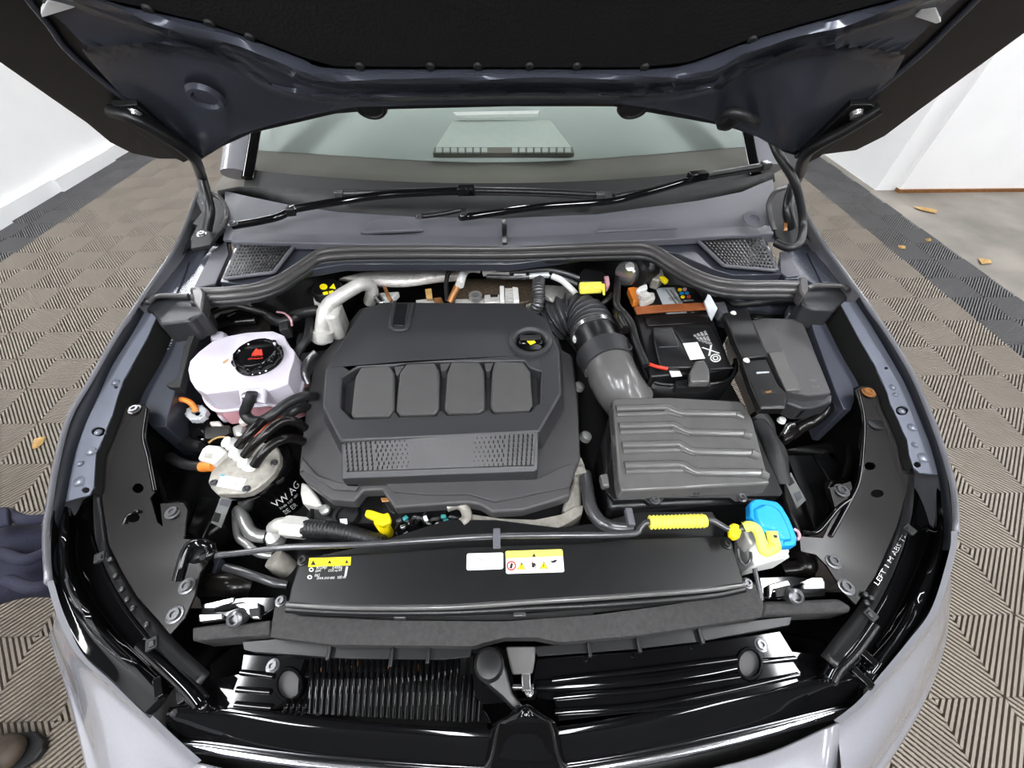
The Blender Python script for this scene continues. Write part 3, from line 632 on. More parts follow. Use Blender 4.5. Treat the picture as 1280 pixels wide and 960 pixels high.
for p in (((430,275),(415,300)),((540,268),(515,290)),((640,272),(625,300)),((700,275),(690,320)),((725,280),(712,300))):   # dry leaf scraps caught behind the slats
    a = q('S5',*p); 
    o = plate('leaf_scrap', [(a[0][0],a[0][1]),(a[1][0]+5,a[1][1]),(a[1][0]+2,a[1][1]+5),(a[1][0]-3,a[1][1])], .705, .002, 'orange', None, bevel=0)
    NLS = globals().setdefault('NLS', []); NLS.append(1)
    tag(o, ('first','second','third','fourth','last')[len(NLS)-1]+' brown leaf scrap from the left behind the grille slats', 'leaf', 'leaf scraps behind the grille slats')
for pts in (q('S6',(230,385),(500,355),(820,315)),q('S6',(235,440),(560,410),(830,372)),q('S6',(240,487),(560,460),(1020,368)),q('S6',(900,325),(1010,315)),q('S4',(835,682),(955,690)),q('S4',(850,622),(965,635)),q('S4',(830,735),(960,745))):
    tube('deck_rib', pts, .0042, 'gloss', fc, z=.724, sides=8)
tube('deck_swage', q('S6',(180,405),(480,388),(700,360),(815,340)), .011, 'gloss', fc, z=.716, sides=12)
for p in q('S4',(963,600)): bolt('bolt', p[0], p[1], .722, .007, fc)
for p in q('S6',(898,272)): bolt('bolt', p[0], p[1], .722, .007, fc)
# curved gloss nose and chrome strip
nose = [[(212,884,.718),(262,880,.72),(360,890,.72),(459,902,.72),(640,912,.72),(770,897,.72),(912,864,.72),(1030,840,.72),(1076,838,.718)],
        [(208,893,.715),(262,893,.718),(360,906,.718),(459,914,.718),(640,924,.718),(770,910,.718),(912,878,.718),(1040,852,.718),(1080,850,.715)],
        [(207,904,.702),(262,912,.703),(360,925,.703),(459,933,.703),(640,942,.703),(770,928,.703),(912,898,.703),(1045,868,.703),(1080,862,.702)],
        [(212,918,.69),(262,925,.69),(360,939,.69),(459,948,.69),(640,957,.69),(770,943,.69),(912,914,.69),(1050,880,.69),(1078,872,.69)],
        [(218,928,.675),(262,933,.675),(360,947,.675),(459,956,.675),(640,966,.675),(770,951,.675),(912,922,.675),(1050,886,.675),(1072,880,.675)]]
loft('nose', nose, 'gloss', fc, 60, solid=.003, sub=3)
tube('chrome_strip', [(p[0],p[1]+3,p[2]) for p in nose[4]], .0078, 'chrome', fc, n=70)
loft('lower_grille', [[(p[0],p[1]+6,.67) for p in nose[4]],[(p[0]*.97+19,p[1]+45,.60) for p in nose[4]]], 'ink', fc, 40, solid=.003)
# silver bumper below the nose
bm_ = loft('bumper_front', [[(244,956,.70),(330,972,.685),(640,1002,.66),(920,956,.685),(1050,905,.715)],[(165,1050,.62),(300,1080,.61),(640,1110,.60),(950,1075,.61),(1040,1040,.62)],[Vector((-.57,-.09,.48)),Vector((-.38,-.14,.47)),Vector((0,-.17,.46)),Vector((.36,-.14,.47)),Vector((.47,-.09,.48))],[Vector((-.5,-.0,.32)),Vector((-.38,-.06,.31)),Vector((0,-.09,.30)),Vector((.36,-.06,.31)),Vector((.44,0,.32))]], 'paint', car, 30, solid=.004)
# under-bar flange and foam bar
uf = plate('flange_strip', q('S5',(160,210),(280,200),(900,225),(890,260),(800,268),(500,265),(200,245),(165,235)), .742, .004, 'black', fc, bevel=.001)
plate('flange_strip', q('S6',(170,278),(500,245),(900,190),(1000,180),(990,210),(700,262),(500,285),(185,308)), .742, .004, 'black', fc, bevel=.001)
for p in q('S5',(442,235),(757,245),(640,255)): box('flange_gusset', W(p[0],p[1],.746), (.006,.03,.01), 'black', fc)
for p in q('S6',(348,275),(505,262),(703,235)): box('flange_gusset', W(p[0],p[1],.746), (.006,.03,.01), 'black', fc)
fb_ = plate('foam_bar', q('S5',(250,195),(262,110),(275,65),(300,62),(312,110),(345,128),(640,142),(1000,145),(1280,125))+q('S6',(560,150),(800,112),(870,85),(895,60),(908,150),(900,182),(520,240),(280,262),(250,262),(180,248),(80,248),(0,268))+q('S5',(960,205),(900,225),(450,220),(330,205)), .768, .035, 'foam', None, bevel=.007)
tag(fb_, 'long grey foam sealing bar in front of the radiator cover', 'foam bar')
for p in q('S5',(285,80)): bolt('bolt', p[0], p[1], .768, .006, fb_)
for p in q('S6',(855,75)): bolt('bolt', p[0], p[1], .768, .006, fb_)
for pts,lab in ((q('S5',(0,165),(110,150),(140,155),(250,140),(250,190),(140,195),(0,208)),'grey foam duct block under the left chrome latch'),(q('S6',(905,130),(1010,128),(1150,122),(1195,150),(1185,165),(905,175)),'grey foam duct block under the right chrome latch')):
    o = plate('duct_block', pts, .76, .06, 'foam', None, bevel=.006); tag(o, lab, 'foam block')
# bonnet catch in the middle
ct = thing('bonnet_catch', 'black bonnet release lever and catch in the centre of the nose', 'catch', W(655,930,.66))
plate('catch_plate', q('T6',(165,150),(210,160),(330,150),(385,180),(470,500),(560,480),(590,420),(580,510),(470,515),(300,530),(230,535),(180,480),(175,420),(165,330)), .735, .02, 'gloss', ct, bevel=.003)
plate('lever', q('T6',(195,330),(190,230),(220,180),(280,165),(345,200),(390,310),(430,460),(470,510),(545,590),(550,630),(490,630),(420,560),(340,470),(240,385)), lambda x,y: .775-(y-815)*.0002, .022, 'black', ct, bevel=.006)
lathe('lever_knob', W(*q('T6',(275,275))[0],.776), [(.022,0),(.022,.008),(.018,.014),(.008,.016),(.0003,.016)], 'black', ct)
plate('catch_strap', q('T6',(385,150),(585,148),(580,240),(565,330),(430,335),(415,280)), .752, .012, 'airbox', ct, bevel=.003)
box('catch_spring', W(*q('T6',(520,370))[0],.742), (.014,.03,.01), 'steel', ct); tube('catch_pin', q('T6',(430,420),(570,420)), .004, 'steel', ct, z=.742)
lathe('spring_bolt', W(*q('T6',(540,450))[0],.738), [(.008,0),(.007,.008),(.0003,.009)], 'steel', ct, n=10)
# badge housing: a rounded dome at the nose
c = W(*q('T6',(505,780))[0], .68)
dome = []
for (yy, zz, wl_, wr_) in ((560,.742,0,0),(535,.735,470,560),(590,.74,400,640),(640,.735,310,715),(690,.722,285,735),(760,.708,272,750),(860,.69,258,765),(960,.67,225,805),(1040,.64,190,840)):
    if wl_ == 0: continue
    L_ = [];
    for k in range(13):
        u = k/12; x = wl_+(wr_-wl_)*u; b = math.sin(math.pi*u)**.5 if 0 < u < 1 else 0
        p = q('T6',(x, yy+ (1-b)*8))[0]; L_.append(W(p[0],p[1],zz+.012+.04*b))
    dome.append(L_)
dm = loft('badge_housing', dome, 'gloss', ct, 25, solid=.003, sub=2, smooth=80); dm['label'] = 'glossy black dome of the badge housing'
# ================================================================== engine
eb = thing('engine_block', 'grey metal engine block showing under the engine cover edges', 'engine', W(560,520,.50))
plate('block', [(385,470),(440,400),(690,400),(722,440),(728,620),(700,655),(590,655),(385,655)], .735, .22, 'black', eb, bevel=.01)
plate('sump_flange', q('U3',(130,60),(150,10),(420,50),(700,60),(900,20),(1000,-40),(1090,-60),(1070,20),(960,90),(880,130),(560,135),(520,170),(450,170),(430,130),(250,125),(150,95)), .765, .05, 'cast', eb, bevel=.006)
plate('side_casting', q('S1',(1195,160),(1225,60),(1235,110),(1240,260),(1190,290),(1160,240)), .76, .06, 'cast', eb, bevel=.006)
tube('hose_bead', q('S1',(700,235),(740,225),(770,240),(780,280),(760,300)), .010, 'cast', eb, z=.77)
plate('front_casting', q('U2',(30,10),(70,25),(130,90),(170,160),(120,170),(40,150),(25,80)), .75, .05, 'alu_white', eb, bevel=.008)
for p in q('R5',(1185,760),(1160,560)): lathe('block_bolt', W(p[0],p[1],.75), [(.014,0),(.012,.012),(.006,.016),(.0003,.016)], 'alu', eb, (.4,0,1), 12)
for p in q('S1',(1215,70),(1222,95)): box('block_lug', W(p[0],p[1],.765), (.03,.02,.02), 'cast', eb, .2)
# ---- engine cover
ec = thing('engine_cover', 'large dark grey plastic engine cover with four raised pads', 'engine cover', W(550,520,.74))
zb = .79
base = [(391,457),(381,520),(374,579),(374,592),(381,601),(412,624),(443,627),(454,613),(477.5,612),(493,635),(584,628),(600,631),(615,640),(652,638),(700,624),(713,619),(713,606),(725.6,572.5),(722,500),(716,444),(703,437),(690,395),(640,380),(560,378),(450,385)]
plate('cover_base', base, zb, .03, 'cover_light', ec, bevel=.004)
plate('lower_step', q('S1',(110,92),(125,88),(245,165),(335,170),(355,140),(455,140),(490,175),(620,185),(790,185),(890,215),(1190,155),(1215,60),(1160,75),(1060,125),(270,140),(180,110),(120,40)), zb+.006, .012, 'cover_light', ec, bevel=.003)
zt = .862
def zdome(x, y): return zt - max(0, y-536)*.0003
dome = q('R5',(300,238),(395,216),(505,216),(930,220),(975,250),(1035,280),(1085,405),(1093,580),(1030,690),(1005,735),(212,772),(200,755),(137,632),(150,480))
rec = q('R5',(214,516),(283,474),(418,470),(470,458),(590,454),(945,450),(965,478),(1014,492),(1008,618),(990,628),(968,656),(825,662),(800,642),(765,664),(640,668),(612,645),(590,671),(445,675),(425,650),(405,678),(255,682),(210,638))
oc = ell(*q('R5',(970,376))[0], 19, 14.5, 28)
plate('cover_dome', dome, zt, .05, 'cover', ec, [rec, oc], .004, flare=.012)
plate('pad_recess', q('R5',(170,490),(250,420),(980,400),(1060,470),(1050,640),(990,690),(220,720),(165,660)), zt-.028, .01, 'cover', ec)
pads = [((290,478),(408,472),(424,500),(424,642),(404,672),(258,676),(252,660),(268,515)),
        ((472,464),(588,460),(604,492),(602,642),(588,664),(446,668),(432,646),(446,500)),
        ((652,457),(768,457),(784,492),(787,642),(764,658),(640,662),(626,640),(636,502)),
        ((826,454),(944,457),(969,492),(978,626),(964,650),(826,655),(810,632),(816,492))]
for p in pads: plate('pad', q('R5',*p), zt-.002, .028, 'pad', ec, bevel=.004)
for a in (((425,475),(465,470),(440,510),(432,505)),((608,462),(650,460),(632,490),(612,492)),((785,462),(822,458),(808,492),(792,492))):
    plate('pad_wedge', q('R5',*a), zt-.004, .03, 'cover_light', ec, bevel=.001)
vp = plate('vent_panel', q('R5',(212,774),(1003,737),(1000,885),(985,896),(215,925)), lambda x,y: zt-.002-max(0,y-545)*.00075, .045, 'cover', ec, bevel=.002)
plate('vent_face', q('R5',(222,772),(990,737),(985,868),(230,893)), lambda x,y: zt+.0005-max(0,y-545)*.00075, .006, 'cover_light', vp, bevel=.001)
vs = []; fs = []
def slot(x, y, s):
    p = q('R5',(x,y))[0]; c = W(p[0],p[1],zt+.0015-max(0,p[1]-545)*.00075); i = len(vs)
    hx, hy = .0013*s, .0034*s
    for dz in (.0004,-.003):
        vs.extend([c+Vector((-hx,-hy,dz)),c+Vector((hx,-hy,dz)),c+Vector((hx,hy,dz)),c+Vector((-hx,hy,dz))])
    fs.extend([(i,i+1,i+2,i+3),(i,i+1,i+5,i+4),(i+1,i+2,i+6,i+5),(i+2,i+3,i+7,i+6),(i+3,i,i+4,i+7)])
for r in range(7):
    for k in range(13):
        s = 1 if k < 5 else max(.35, 1-.09*(k-4))
        x = 232+k*19.5+(r%2)*7*(k>5)+r*1.5
        slot(x, 780+r*17.2-k*.9, s)
        slot(978-r*1.2-k*18.5-(r%2)*7*(k>5), 748+r*18.6+k*.9, s)
o = mk('vent_slots', vs, fs, 'ink', vp, 0); o['kind'] = 'stuff'
# oil filler
c0 = W(*q('R5',(970,376))[0], zt)
lathe('filler_ring', c0, [(.044,-.004),(.052,.0),(.050,.006),(.042,.009),(.036,.004),(.034,-.03)], 'cover', ec, n=36)
cap = lathe('oil_cap', c0-Vector((0,0,.008)), [(.034,-.02),(.034,.004),(.031,.008),(.0003,.008)], 'gloss', ec, n=32); cap['label'] = 'round black oil filler cap'
box('cap_grip', c0+Vector((0,-.010,.004)), (.056,.014,.016), 'gloss', cap, .02, bevel=.004)
box('cap_front', c0+Vector((0,.012,.002)), (.05,.016,.006), 'black_matte', cap, .02, bevel=.002)
plate('cap_mark', q('R5',(955,372),(985,370),(992,378),(970,387)), zt+.0128, .001, 'yellow_print', cap, bevel=0)
# badge recess at the back of the cover
tube('badge_rim', q('R5',(428,218),(412,300),(415,322),(440,330),(470,326),(482,300),(500,225)), .006, 'cover', ec, z=zt+.001)
plate('badge_slot', q('R5',(435,222),(478,222),(462,310),(420,308)), zt+.002, .004, 'black', ec)
# dipstick, oil bits at the front
dp = thing('dipstick', 'yellow dipstick handle in front of the engine cover', 'dipstick', W(470,648,.70))
plate('handle', q('U2',(435,225),(450,188),(480,190),(560,215),(590,205),(605,245),(600,270),(570,285),(545,292),(512,280),(508,258)), .775, .014, 'yellow', dp, bevel=.005)
lathe('grip', W(*q('U2',(548,275))[0],.755), [(.012,-.05),(.012,.012),(.009,.016),(.0003,.016)], 'yellow', dp)
fcap = thing('black_plug', 'round black plug with white tag left of the yellow dipstick', 'plug', W(430,645,.7))
lathe('plug_body', W(*q('U2',(322,225))[0],.74), [(.027,-.05),(.027,0),(.024,.006),(.018,.006),(.016,0),(.0003,0)], 'black', fcap)
plate('tag', q('U2',(280,250),(325,247),(332,292),(288,296)), .755, .001, 'paper', fcap, bevel=0)
lathe('alu_stud', W(*q('U2',(190,195))[0],.745), [(.010,0),(.010,.008),(.006,.012),(.0003,.012)], 'alu', eb, n=12)
plate('dip_bracket', q('U2',(540,110),(590,110),(630,165),(630,215),(600,200),(560,130)), .77, .004, 'black', eb); plate('brass_clip', q('U2',(540,112),(585,110),(605,135),(550,140)), .774, .003, 'copper', eb)
# small wiring by the dipstick
wi = thing('wiring_loom', 'small shiny wiring loom with teal clips right of the dipstick', 'wiring', W(520,655,.69))
random.seed(3)
for k in range(9):
    x0 = 640+k*38; y0 = 250+30*math.sin(k*2.1)
    tube('wire', q('U2',(x0,y0+60,.735),(x0+40,y0+10+random.uniform(-20,20),.76),(x0+90,y0+20,.755),(x0+120,y0-25+random.uniform(-10,30),.74)), .0035, ('rubber','gloss','rod')[k%3], wi, sides=6)
for x,y,m in ((700,245,'teal'),(830,248,'paper'),(945,235,'teal'),(910,290,'paper'),(685,300,'steel'),(660,262,'rod'),(960,265,'teal')):
    p = q('U2',(x,y))[0]; box('connector', W(p[0],p[1],.765), (.010,.007,.008), m, wi, x*.01)
plate('connector_block', q('U2',(630,330),(690,290),(740,340),(680,365),(640,360)), .755, .02, 'gloss', wi, bevel=.003)
# ---- coolant reservoir
cr = thing('coolant_reservoir', 'white plastic coolant expansion tank with black cap', 'reservoir', W(305,470,.70))
TK = q('R4',(300,690),(310,645),(355,598),(420,548),(500,520),(590,503),(725,496),(780,518),(800,560),(835,600),(830,640),(808,700),(800,760),(700,795),(680,785),(660,778),(560,785),(545,790),(390,808),(335,780),(310,740))
plate('tank', TK, .862, .06, 'tank', cr, bevel=.014)
c = W(*q('R4',(570,660))[0],.80)
low = [v-Vector((0,0,.055)) for v in WW(TK,.862)]
plate('tank_lower', [c.lerp(v,1.03)+Vector((0,-.004,.802-c.z-.0)) if False else Vector((c.x+(v.x-c.x)*1.02, c.y+(v.y-c.y)*1.02, .806)) for v in low], None, .05, 'pink', cr, bevel=.016)
tube('tank_seam', [Vector((c.x+(v.x-c.x)*1.02, c.y+(v.y-c.y)*1.02, .806)) for v in low]+[Vector((c.x+(low[0].x-c.x)*1.02, c.y+(low[0].y-c.y)*1.02, .806))], .004, 'tank', cr, n=60, sides=8)
cc = W(*q('R4',(655,630))[0],.868)
cp = lathe('cap', cc, [(.050,-.012),(.050,-.002),(.048,.0),(.048,.014),(.044,.019),(.040,.018),(.038,.015),(.0003,.015)], 'gloss', cr, n=40); cp['label'] = 'round glossy black pressure cap with red symbol'
for k in range(12):
    a = k*math.pi/6; lathe('cap_knurl', cc+Vector((.0465*math.cos(a),.0465*math.sin(a),.002)), [(.0055,0),(.0055,.010),(.003,.013),(.0003,.013)], 'gloss', cp, n=8)
tz = .8840
plate('warning_mark', q('R4',(618,612),(640,582),(655,590),(668,585),(672,615)), tz, .001, 'red', cp, bevel=0)
text('warning_text', 'HOT', q('R4',(616,624))[0], q('R4',(672,622))[0], tz, .006, 'red', cp)
text('warning_text', 'COOLANT', q('R4',(598,640))[0], q('R4',(674,636))[0], tz, .005, 'red', cp)
lathe('tank_lug', W(*q('R4',(455,528))[0],.845), [(.018,-.03),(.018,.0),(.014,.008),(.0003,.009)], 'tank', cr, n=16)
plate('hose_socket', q('R4',(548,788),(690,778),(680,850),(640,840),(620,800),(575,805),(560,860)), .868, .012, 'tank', cr, bevel=.004)
text('level_mark', 'min max', q('R4',(480,600))[0], q('R4',(530,596))[0], .8625, .006, 'silver_label', cr)
plate('date_dot', q('R4',(472,650),(500,632),(500,640),(478,658)), .8635, .0008, 'leaf', cr, bevel=0)
lathe('drain_nub', W(*q('T3',(575,212))[0],.77), [(.012,-.02),(.012,.0),(.008,.005),(.0003,.005)], 'tank', cr, n=12)
def hose(name, label, pts, r, m='rubber', group=None, cat='hose', **k):
    o = tube(name, pts, r, m, None, **k); tag(o, label, cat, group); return o
h1 = hose('coolant_hose', 'thick black hose curving from the front of the coolant tank', q('R4',(622,805,.88),(605,850,.865),(585,900,.835),(610,938,.825),(660,945,.83),(720,915,.84),(800,855,.84),(880,822,.83),(940,820,.81)), .0108)
lathe('hose_clamp', W(*q('R4',(612,828))[0],.868), [(.0145,-.008),(.0145,.008),(.012,.009)], 'steel', h1, (.1,.35,1), 16)
box('tank_sensor', W(*q('R4',(790,490))[0],.86), (.02,.03,.03), 'black_matte', cr, .4)
hose('sensor_wire', 'thin pink wire arching behind the coolant tank', q('R4',(745,400,.87),(785,408,.88),(815,440,.885),(820,468,.87)), .0025, 'pink', cat='wire')
# ---- area behind the coolant tank: strut tower, pipes
stw = thing('strut_tower', 'glossy black strut tower dome behind the coolant tank', 'strut tower', W(295,405,.62))
plate('tower', q('U8',(560,640),(640,575),(760,550),(880,575),(960,620),(970,690),(700,700),(600,717),(560,700)), .815, .12, 'gloss_panel', stw, bevel=.015)
tube('tower_rib', q('U8',(610,665),(700,640),(870,620)), .008, 'gloss_panel', stw, z=.825)
tube('tower_rib', q('U8',(690,590),(760,565),(840,580)), .007, 'gloss_panel', stw, z=.825)
hose('cable_left', 'black cable looping over the left strut tower', q('U8',(470,700,.80),(520,640,.84),(600,560,.86),(720,525,.865),(830,545,.86),(930,570,.85),(960,610,.84),(990,640,.83)), .008, cat='cable')
st2 = thing('strut_tower', 'glossy black strut tower behind the fuse box', 'strut tower', W(960,385,.62))
plate('tower', q('R7',(200,150),(260,125),(420,130),(470,150),(440,190),(250,195)), .82, .12, 'gloss_panel', st2, bevel=.012)
plate('tower', q('U1',(500,790),(580,800),(700,845),(860,830),(960,870),(900,900),(700,890),(560,850)), .84, .1, 'slate', st2, bevel=.012)
hose('cable_right', 'black cable looping over the strut tower beside the fuse box', q('R7',(80,80,.85),(150,120,.87),(250,118,.875),(360,105,.87),(450,110,.87),(500,170,.86),(530,260,.84),(580,380,.83),(640,520,.82),(640,600,.80),(560,680,.78),(420,740,.76)), .0085, cat='cable')
for k,(pts,r,m,lab) in enumerate([(q('R4',(700,420,.84),(760,450,.85),(830,430,.85),(900,400,.84),(930,380,.82)),.012,'rubber','black hose running into the silver pipe bracket behind the tank'),
    (q('R4',(910,420,.84),(905,480,.845),(890,540,.84),(850,600,.83),(820,680,.82),(810,740,.80),(860,790,.79),(900,795,.78)),.010,'rubber','black hose dropping between tank and engine cover'),
    (q('R4',(940,600,.84),(900,640,.83),(880,700,.82),(900,760,.80)),.008,'rod','thin ribbed hose beside the left edge of engine cover'),
    (q('R4',(870,520,.83),(860,560,.83),(870,600,.82)),.009,'rubber','short black hose stub by the grey pipe'),
    (q('T3',(1040,240,.80),(1090,190,.81),(1150,170,.80),(1200,180,.78)),.012,'rubber','ribbed black hose end at the lower left of engine cover'),
    (q('T1',(0,460,.83),(60,420,.85),(120,400,.86),(180,390,.86),(230,400,.85)),.014,'rubber','thick black hose left of the brake fluid cap')]):
    hose('engine_hose', lab, pts, r, m, 'engine bay hoses')
for p,s in (((215,430),(.05,.03,.04)),((860,545),(.03,.02,.03)),((830,360),(.06,.04,.04))):
    p = q('R4',p)[0]
# red coolant pipe
hose('red_pipe', 'rust red pipe showing below the black hoses left of the engine', q('T3',(1050,180,.79),(960,260,.785),(850,350,.78),(760,420,.77),(660,500,.75)), .011, 'redpipe', cat='pipe')
# ---- brake fluid reservoir and silver pipe
br = thing('brake_reservoir', 'white brake fluid reservoir with black cap and yellow symbols', 'reservoir', W(408,390,.75))
plate('body', q('R4',(920,320),(960,270),(1040,290),(1065,350),(1040,420),(980,430),(935,400)), .87, .08, 'alu_white', br, bevel=.01)
bc = W(*q('R4',(998,290))[0],.885)
bcap = lathe('cap', bc, [(.036,-.03),(.038,-.02),(.038,.004),(.034,.010),(.0003,.010)], 'black', br, n=30)
for pts in (ell(*q('T1',(236,231))[0],5,3.6,14), q('T1',(275,240),(305,208),(318,245)), q('T1',(228,270),(262,262),(268,280),(238,285)), q('T1',(270,262),(300,255),(306,268),(276,276))):
    plate('cap_symbol', pts, .8965, .0008, 'yellow_print', bcap, bevel=0)
sp = hose('silver_pipe', 'bent silver aluminium pipe rising behind the engine cover', q('T1',(215,600,.80),(225,520,.83),(240,430,.86),(270,355,.875),(340,300,.885),(430,245,.89),(490,215,.89),(540,225,.875),(560,270,.85),(545,330,.81)), .0175, 'alu_white', cat='pipe', sides=16)
lathe('pipe_flange', W(*q('T1',(228,560))[0],.82), [(.026,-.012),(.026,.012),(.02,.014)], 'alu_white', sp, (.2,.5,1), 16)
plate('pipe_bracket', q('T1',(290,430),(340,370),(350,420),(330,460),(295,470)), .82, .02, 'cast', sp, bevel=.003)
hs2 = loft('heat_shield', [[p+(.858,) for p in q('T1',(340,190),(520,220),(760,235),(1000,205),(1180,190))],[p+(.876,) for p in q('T1',(345,180),(520,180),(760,185),(1000,160),(1180,150))],[p+(.880,) for p in q('T1',(370,165),(520,130),(760,115),(1000,108),(1180,118))]], 'foil', None, 40, solid=.003, sub=4)
tag(hs2, 'dimpled silver heat shield along the firewall behind the engine cover', 'heat shield')
for p in q('T1',(1040,170),(1130,170)): lathe('shield_hole', W(p[0],p[1],.865), [(.008,0),(.008,.002),(.0003,.002)], 'ink', hs2, (0,-.8,1), 12)
sh3 = plate('heat_shield', q('T2',(40,160),(540,165),(540,290),(460,310),(50,320)), .83, .02, 'shield_brown', None, bevel=.004); tag(sh3, 'brown patterned heat shield low behind the engine cover', 'heat shield')
sh4 = plate('heat_shield', q('T2',(590,200),(720,205),(800,270),(760,300),(640,300),(595,260)), .80, .02, 'foil', None, bevel=.004); tag(sh4, 'perforated silver heat shield left of the battery behind the bellows', 'heat shield')
# fuel rail, injector bits behind the cover
ir = thing('injector_rail', 'silver white injector rail and fittings behind the engine cover', 'fuel rail', W(600,385,.74))
plate('rail', q('T2',(40,290),(220,285),(330,280),(330,312),(40,322)), .835, .03, 'alu_white', ir, bevel=.003)
plate('rail_block', q('T2',(222,262),(318,258),(322,305),(226,312)), .85, .04, 'alu_white', ir, bevel=.003); plate('rail_slot', q('T2',(258,262),(308,260),(306,274),(262,276)), .852, .002, 'ink', ir)
plate('rail_post', q('T2',(318,205),(345,205),(348,305),(320,305)), .86, .03, 'white', ir, bevel=.003)
for k in range(5): plate('rail_fin', q('T2',(350,222+k*16),(398,222+k*16),(398,232+k*16),(350,232+k*16)), .862, .02, 'alu_white', ir, bevel=.001)
plate('rail_post', q('T2',(396,208),(432,215),(440,300),(400,305)), .858, .03, 'white', ir, bevel=.004)
plate('bracket', q('T2',(472,280),(525,276),(530,325),(510,340),(475,320)), .82, .02, 'alu_white', ir, bevel=.002)
lathe('rail_eye', W(*q('T2',(170,285))[0],.84), [(.018,0),(.018,.012),(.010,.012),(.010,.0)], 'alu', ir, n=16)
plate('clip_tab', q('T1',(912,245),(955,240),(962,300),(920,302)), .85, .01, 'leaf', ir, bevel=.002); plate('rail_left', q('T1',(600,270),(740,262),(700,300),(640,310)), .82, .02, 'white', ir, bevel=.003)
plate('rail_left', q('T1',(850,320),(990,305),(1030,345),(860,345)), .83, .02, 'alu_white', ir, bevel=.002); plate('rail_left', q('T1',(965,305),(1020,300),(1040,340),(990,340)), .84, .02, 'copper', ir)
tube('bore_rim', ell(*q('T1',(625,280))[0],8,11,16)[3:14], .006, 'steel', ir, z=.845); tube('brass_clip', q('T1',(645,235,.855),(665,285,.855),(690,330,.845)), .005, 'copper', ir)
hose('sensor_lead', 'white and copper sensor lead bending down behind the cover', q('T2',(10,310,.85),(45,240,.87),(75,180,.885),(95,130,.89),(140,105,.89),(200,110,.885)), .0095, 'copper', cat='sensor lead')
o = hose('sensor_sleeve', 'white sleeve on the sensor lead behind the engine cover', q('T2',(72,205,.888),(88,150,.893),(110,112,.895),(150,100,.895),(200,105,.892)), .0115, 'white', cat='sleeve')
hose('vacuum_loop', 'black vacuum hose looping in front of the silver heat shield', q('T1',(1060,330,.85),(1055,200,.875),(1075,135,.89),(1120,110,.895),(1180,130,.89)), .006, cat='hose')
for pts,r,m,lab in ((q('T2',(215,110,.895),(300,112,.90),(380,120,.90),(450,118,.90),(600,108,.905),(720,130,.90),(810,160,.895)),.006,'rod','upper thin fuel line along the firewall'),
    (q('T2',(240,150,.885),(400,155,.89),(560,150,.89),(640,148,.89),(720,165,.885),(800,200,.88)),.006,'rod','lower thin fuel line along the firewall'),
    (q('T2',(215,128,.89),(290,118,.895),(380,128,.895)),.010,'alu_white','short thick silver fuel line sleeve by the firewall'),
    (q('T2',(405,150,.89),(480,150,.89)),.008,'white','short white line sleeve near the firewall middle'),
    (q('T2',(500,148,.892),(620,142,.892)),.008,'silver_label','pale grey line sleeve above the ribbed hose'),
    (q('T2',(640,148,.89),(700,175,.885),(760,230,.87),(800,275,.85)),.0085,'white','curved white hose running down towards the bellows')):
    hose('fuel_line', lab, pts, r, m, 'lines along the firewall', 'pipe')
rb = hose('ribbed_hose', 'grey ribbed hose bending down behind the right of engine cover', q('T2',(560,165,.88),(555,220,.88),(558,290,.865),(545,340,.845),(525,375,.82)), lambda t: .0165+.0012*math.sin(t*110), 'rod', n=90, sides=14)
fv = thing('fuel_valve', 'black valve with pale yellow connector near the firewall', 'valve', W(740,345,.82))
plate('body', q('T2',(810,130),(840,100),(950,120),(985,150),(970,185),(820,180)), .895, .04, 'black', fv, bevel=.004)
plate('connector', q('T2',(808,185),(945,180),(955,215),(815,222)), .90, .02, 'lemon', fv, bevel=.003); plate('strap', q('T2',(945,190),(965,195),(968,260),(955,255)), .895, .006, 'lemon', fv)
plate('pink_cap', q('T2',(960,145),(990,140),(998,190),(980,215),(970,190)), .90, .02, 'pink', fv, bevel=.004)
# ================================================================== intake bellows and air filter box
ib = thing('intake_bellows', 'corrugated black air intake bellows with clamp leading to airbox', 'intake hose', W(730,420,.70))
path = q('T2',(640,440,.79),(700,400,.81),(770,382,.82),(835,400,.826),(880,450,.828),(897,500,.828))
tube('bellows', path, lambda t: .051+.006*math.sin(t*2*math.pi*10), 'rod_dark', ib, n=200, sides=28)
tube('clamp_ring', q('T2',(895,498,.828),(903,520,.828)), .0590, 'steel', ib, n=2, sides=28)
lathe('clamp_screw', W(*q('T2',(790,545))[0],.83), [(.010,0),(.010,.010),(.0003,.011)], 'white', ib, n=10)
tube('collar', q('T2',(898,505,.827),(935,580,.83),(950,620,.83)), .056, 'black', ib, n=9, sides=28)
tube('collar_wide', q('T2',(955,625,.83),(975,670,.83),(990,705,.83)), lambda t: .066-.008*t, 'cover', ib, n=6, sides=28)
tube('duct', q('T2',(985,690,.828),(1030,800,.82),(1080,880,.80),(1130,940,.78)), .056, 'airbox', ib, n=20, sides=28)
plate('duct_tab', q('T2',(825,680),(880,650),(900,740),(920,770),(850,735)), .83, .02, 'airbox', ib, bevel=.003)
plate('sensor', q('T2',(1020,510),(1080,500),(1145,580),(1130,605),(1050,570)), .875, .03, 'gloss_panel', ib, bevel=.004)
tube('sensor_clip', q('T2',(1040,360,.87),(1060,420,.88),(1090,480,.885)), .012, 'gloss_panel', ib)
hose('loom_branch', 'black cable running between bellows and battery', q('T2',(1045,160,.89),(1040,250,.89),(1040,330,.885),(1090,390,.88),(1130,450,.88),(1160,560,.87),(1220,700,.86)), .009, cat='cable')
hose('loom_branch', 'thin black cable curving above the bellows', q('T2',(1010,260,.88),(985,290,.88),(950,320,.87),(935,345,.85)), .006, cat='cable')
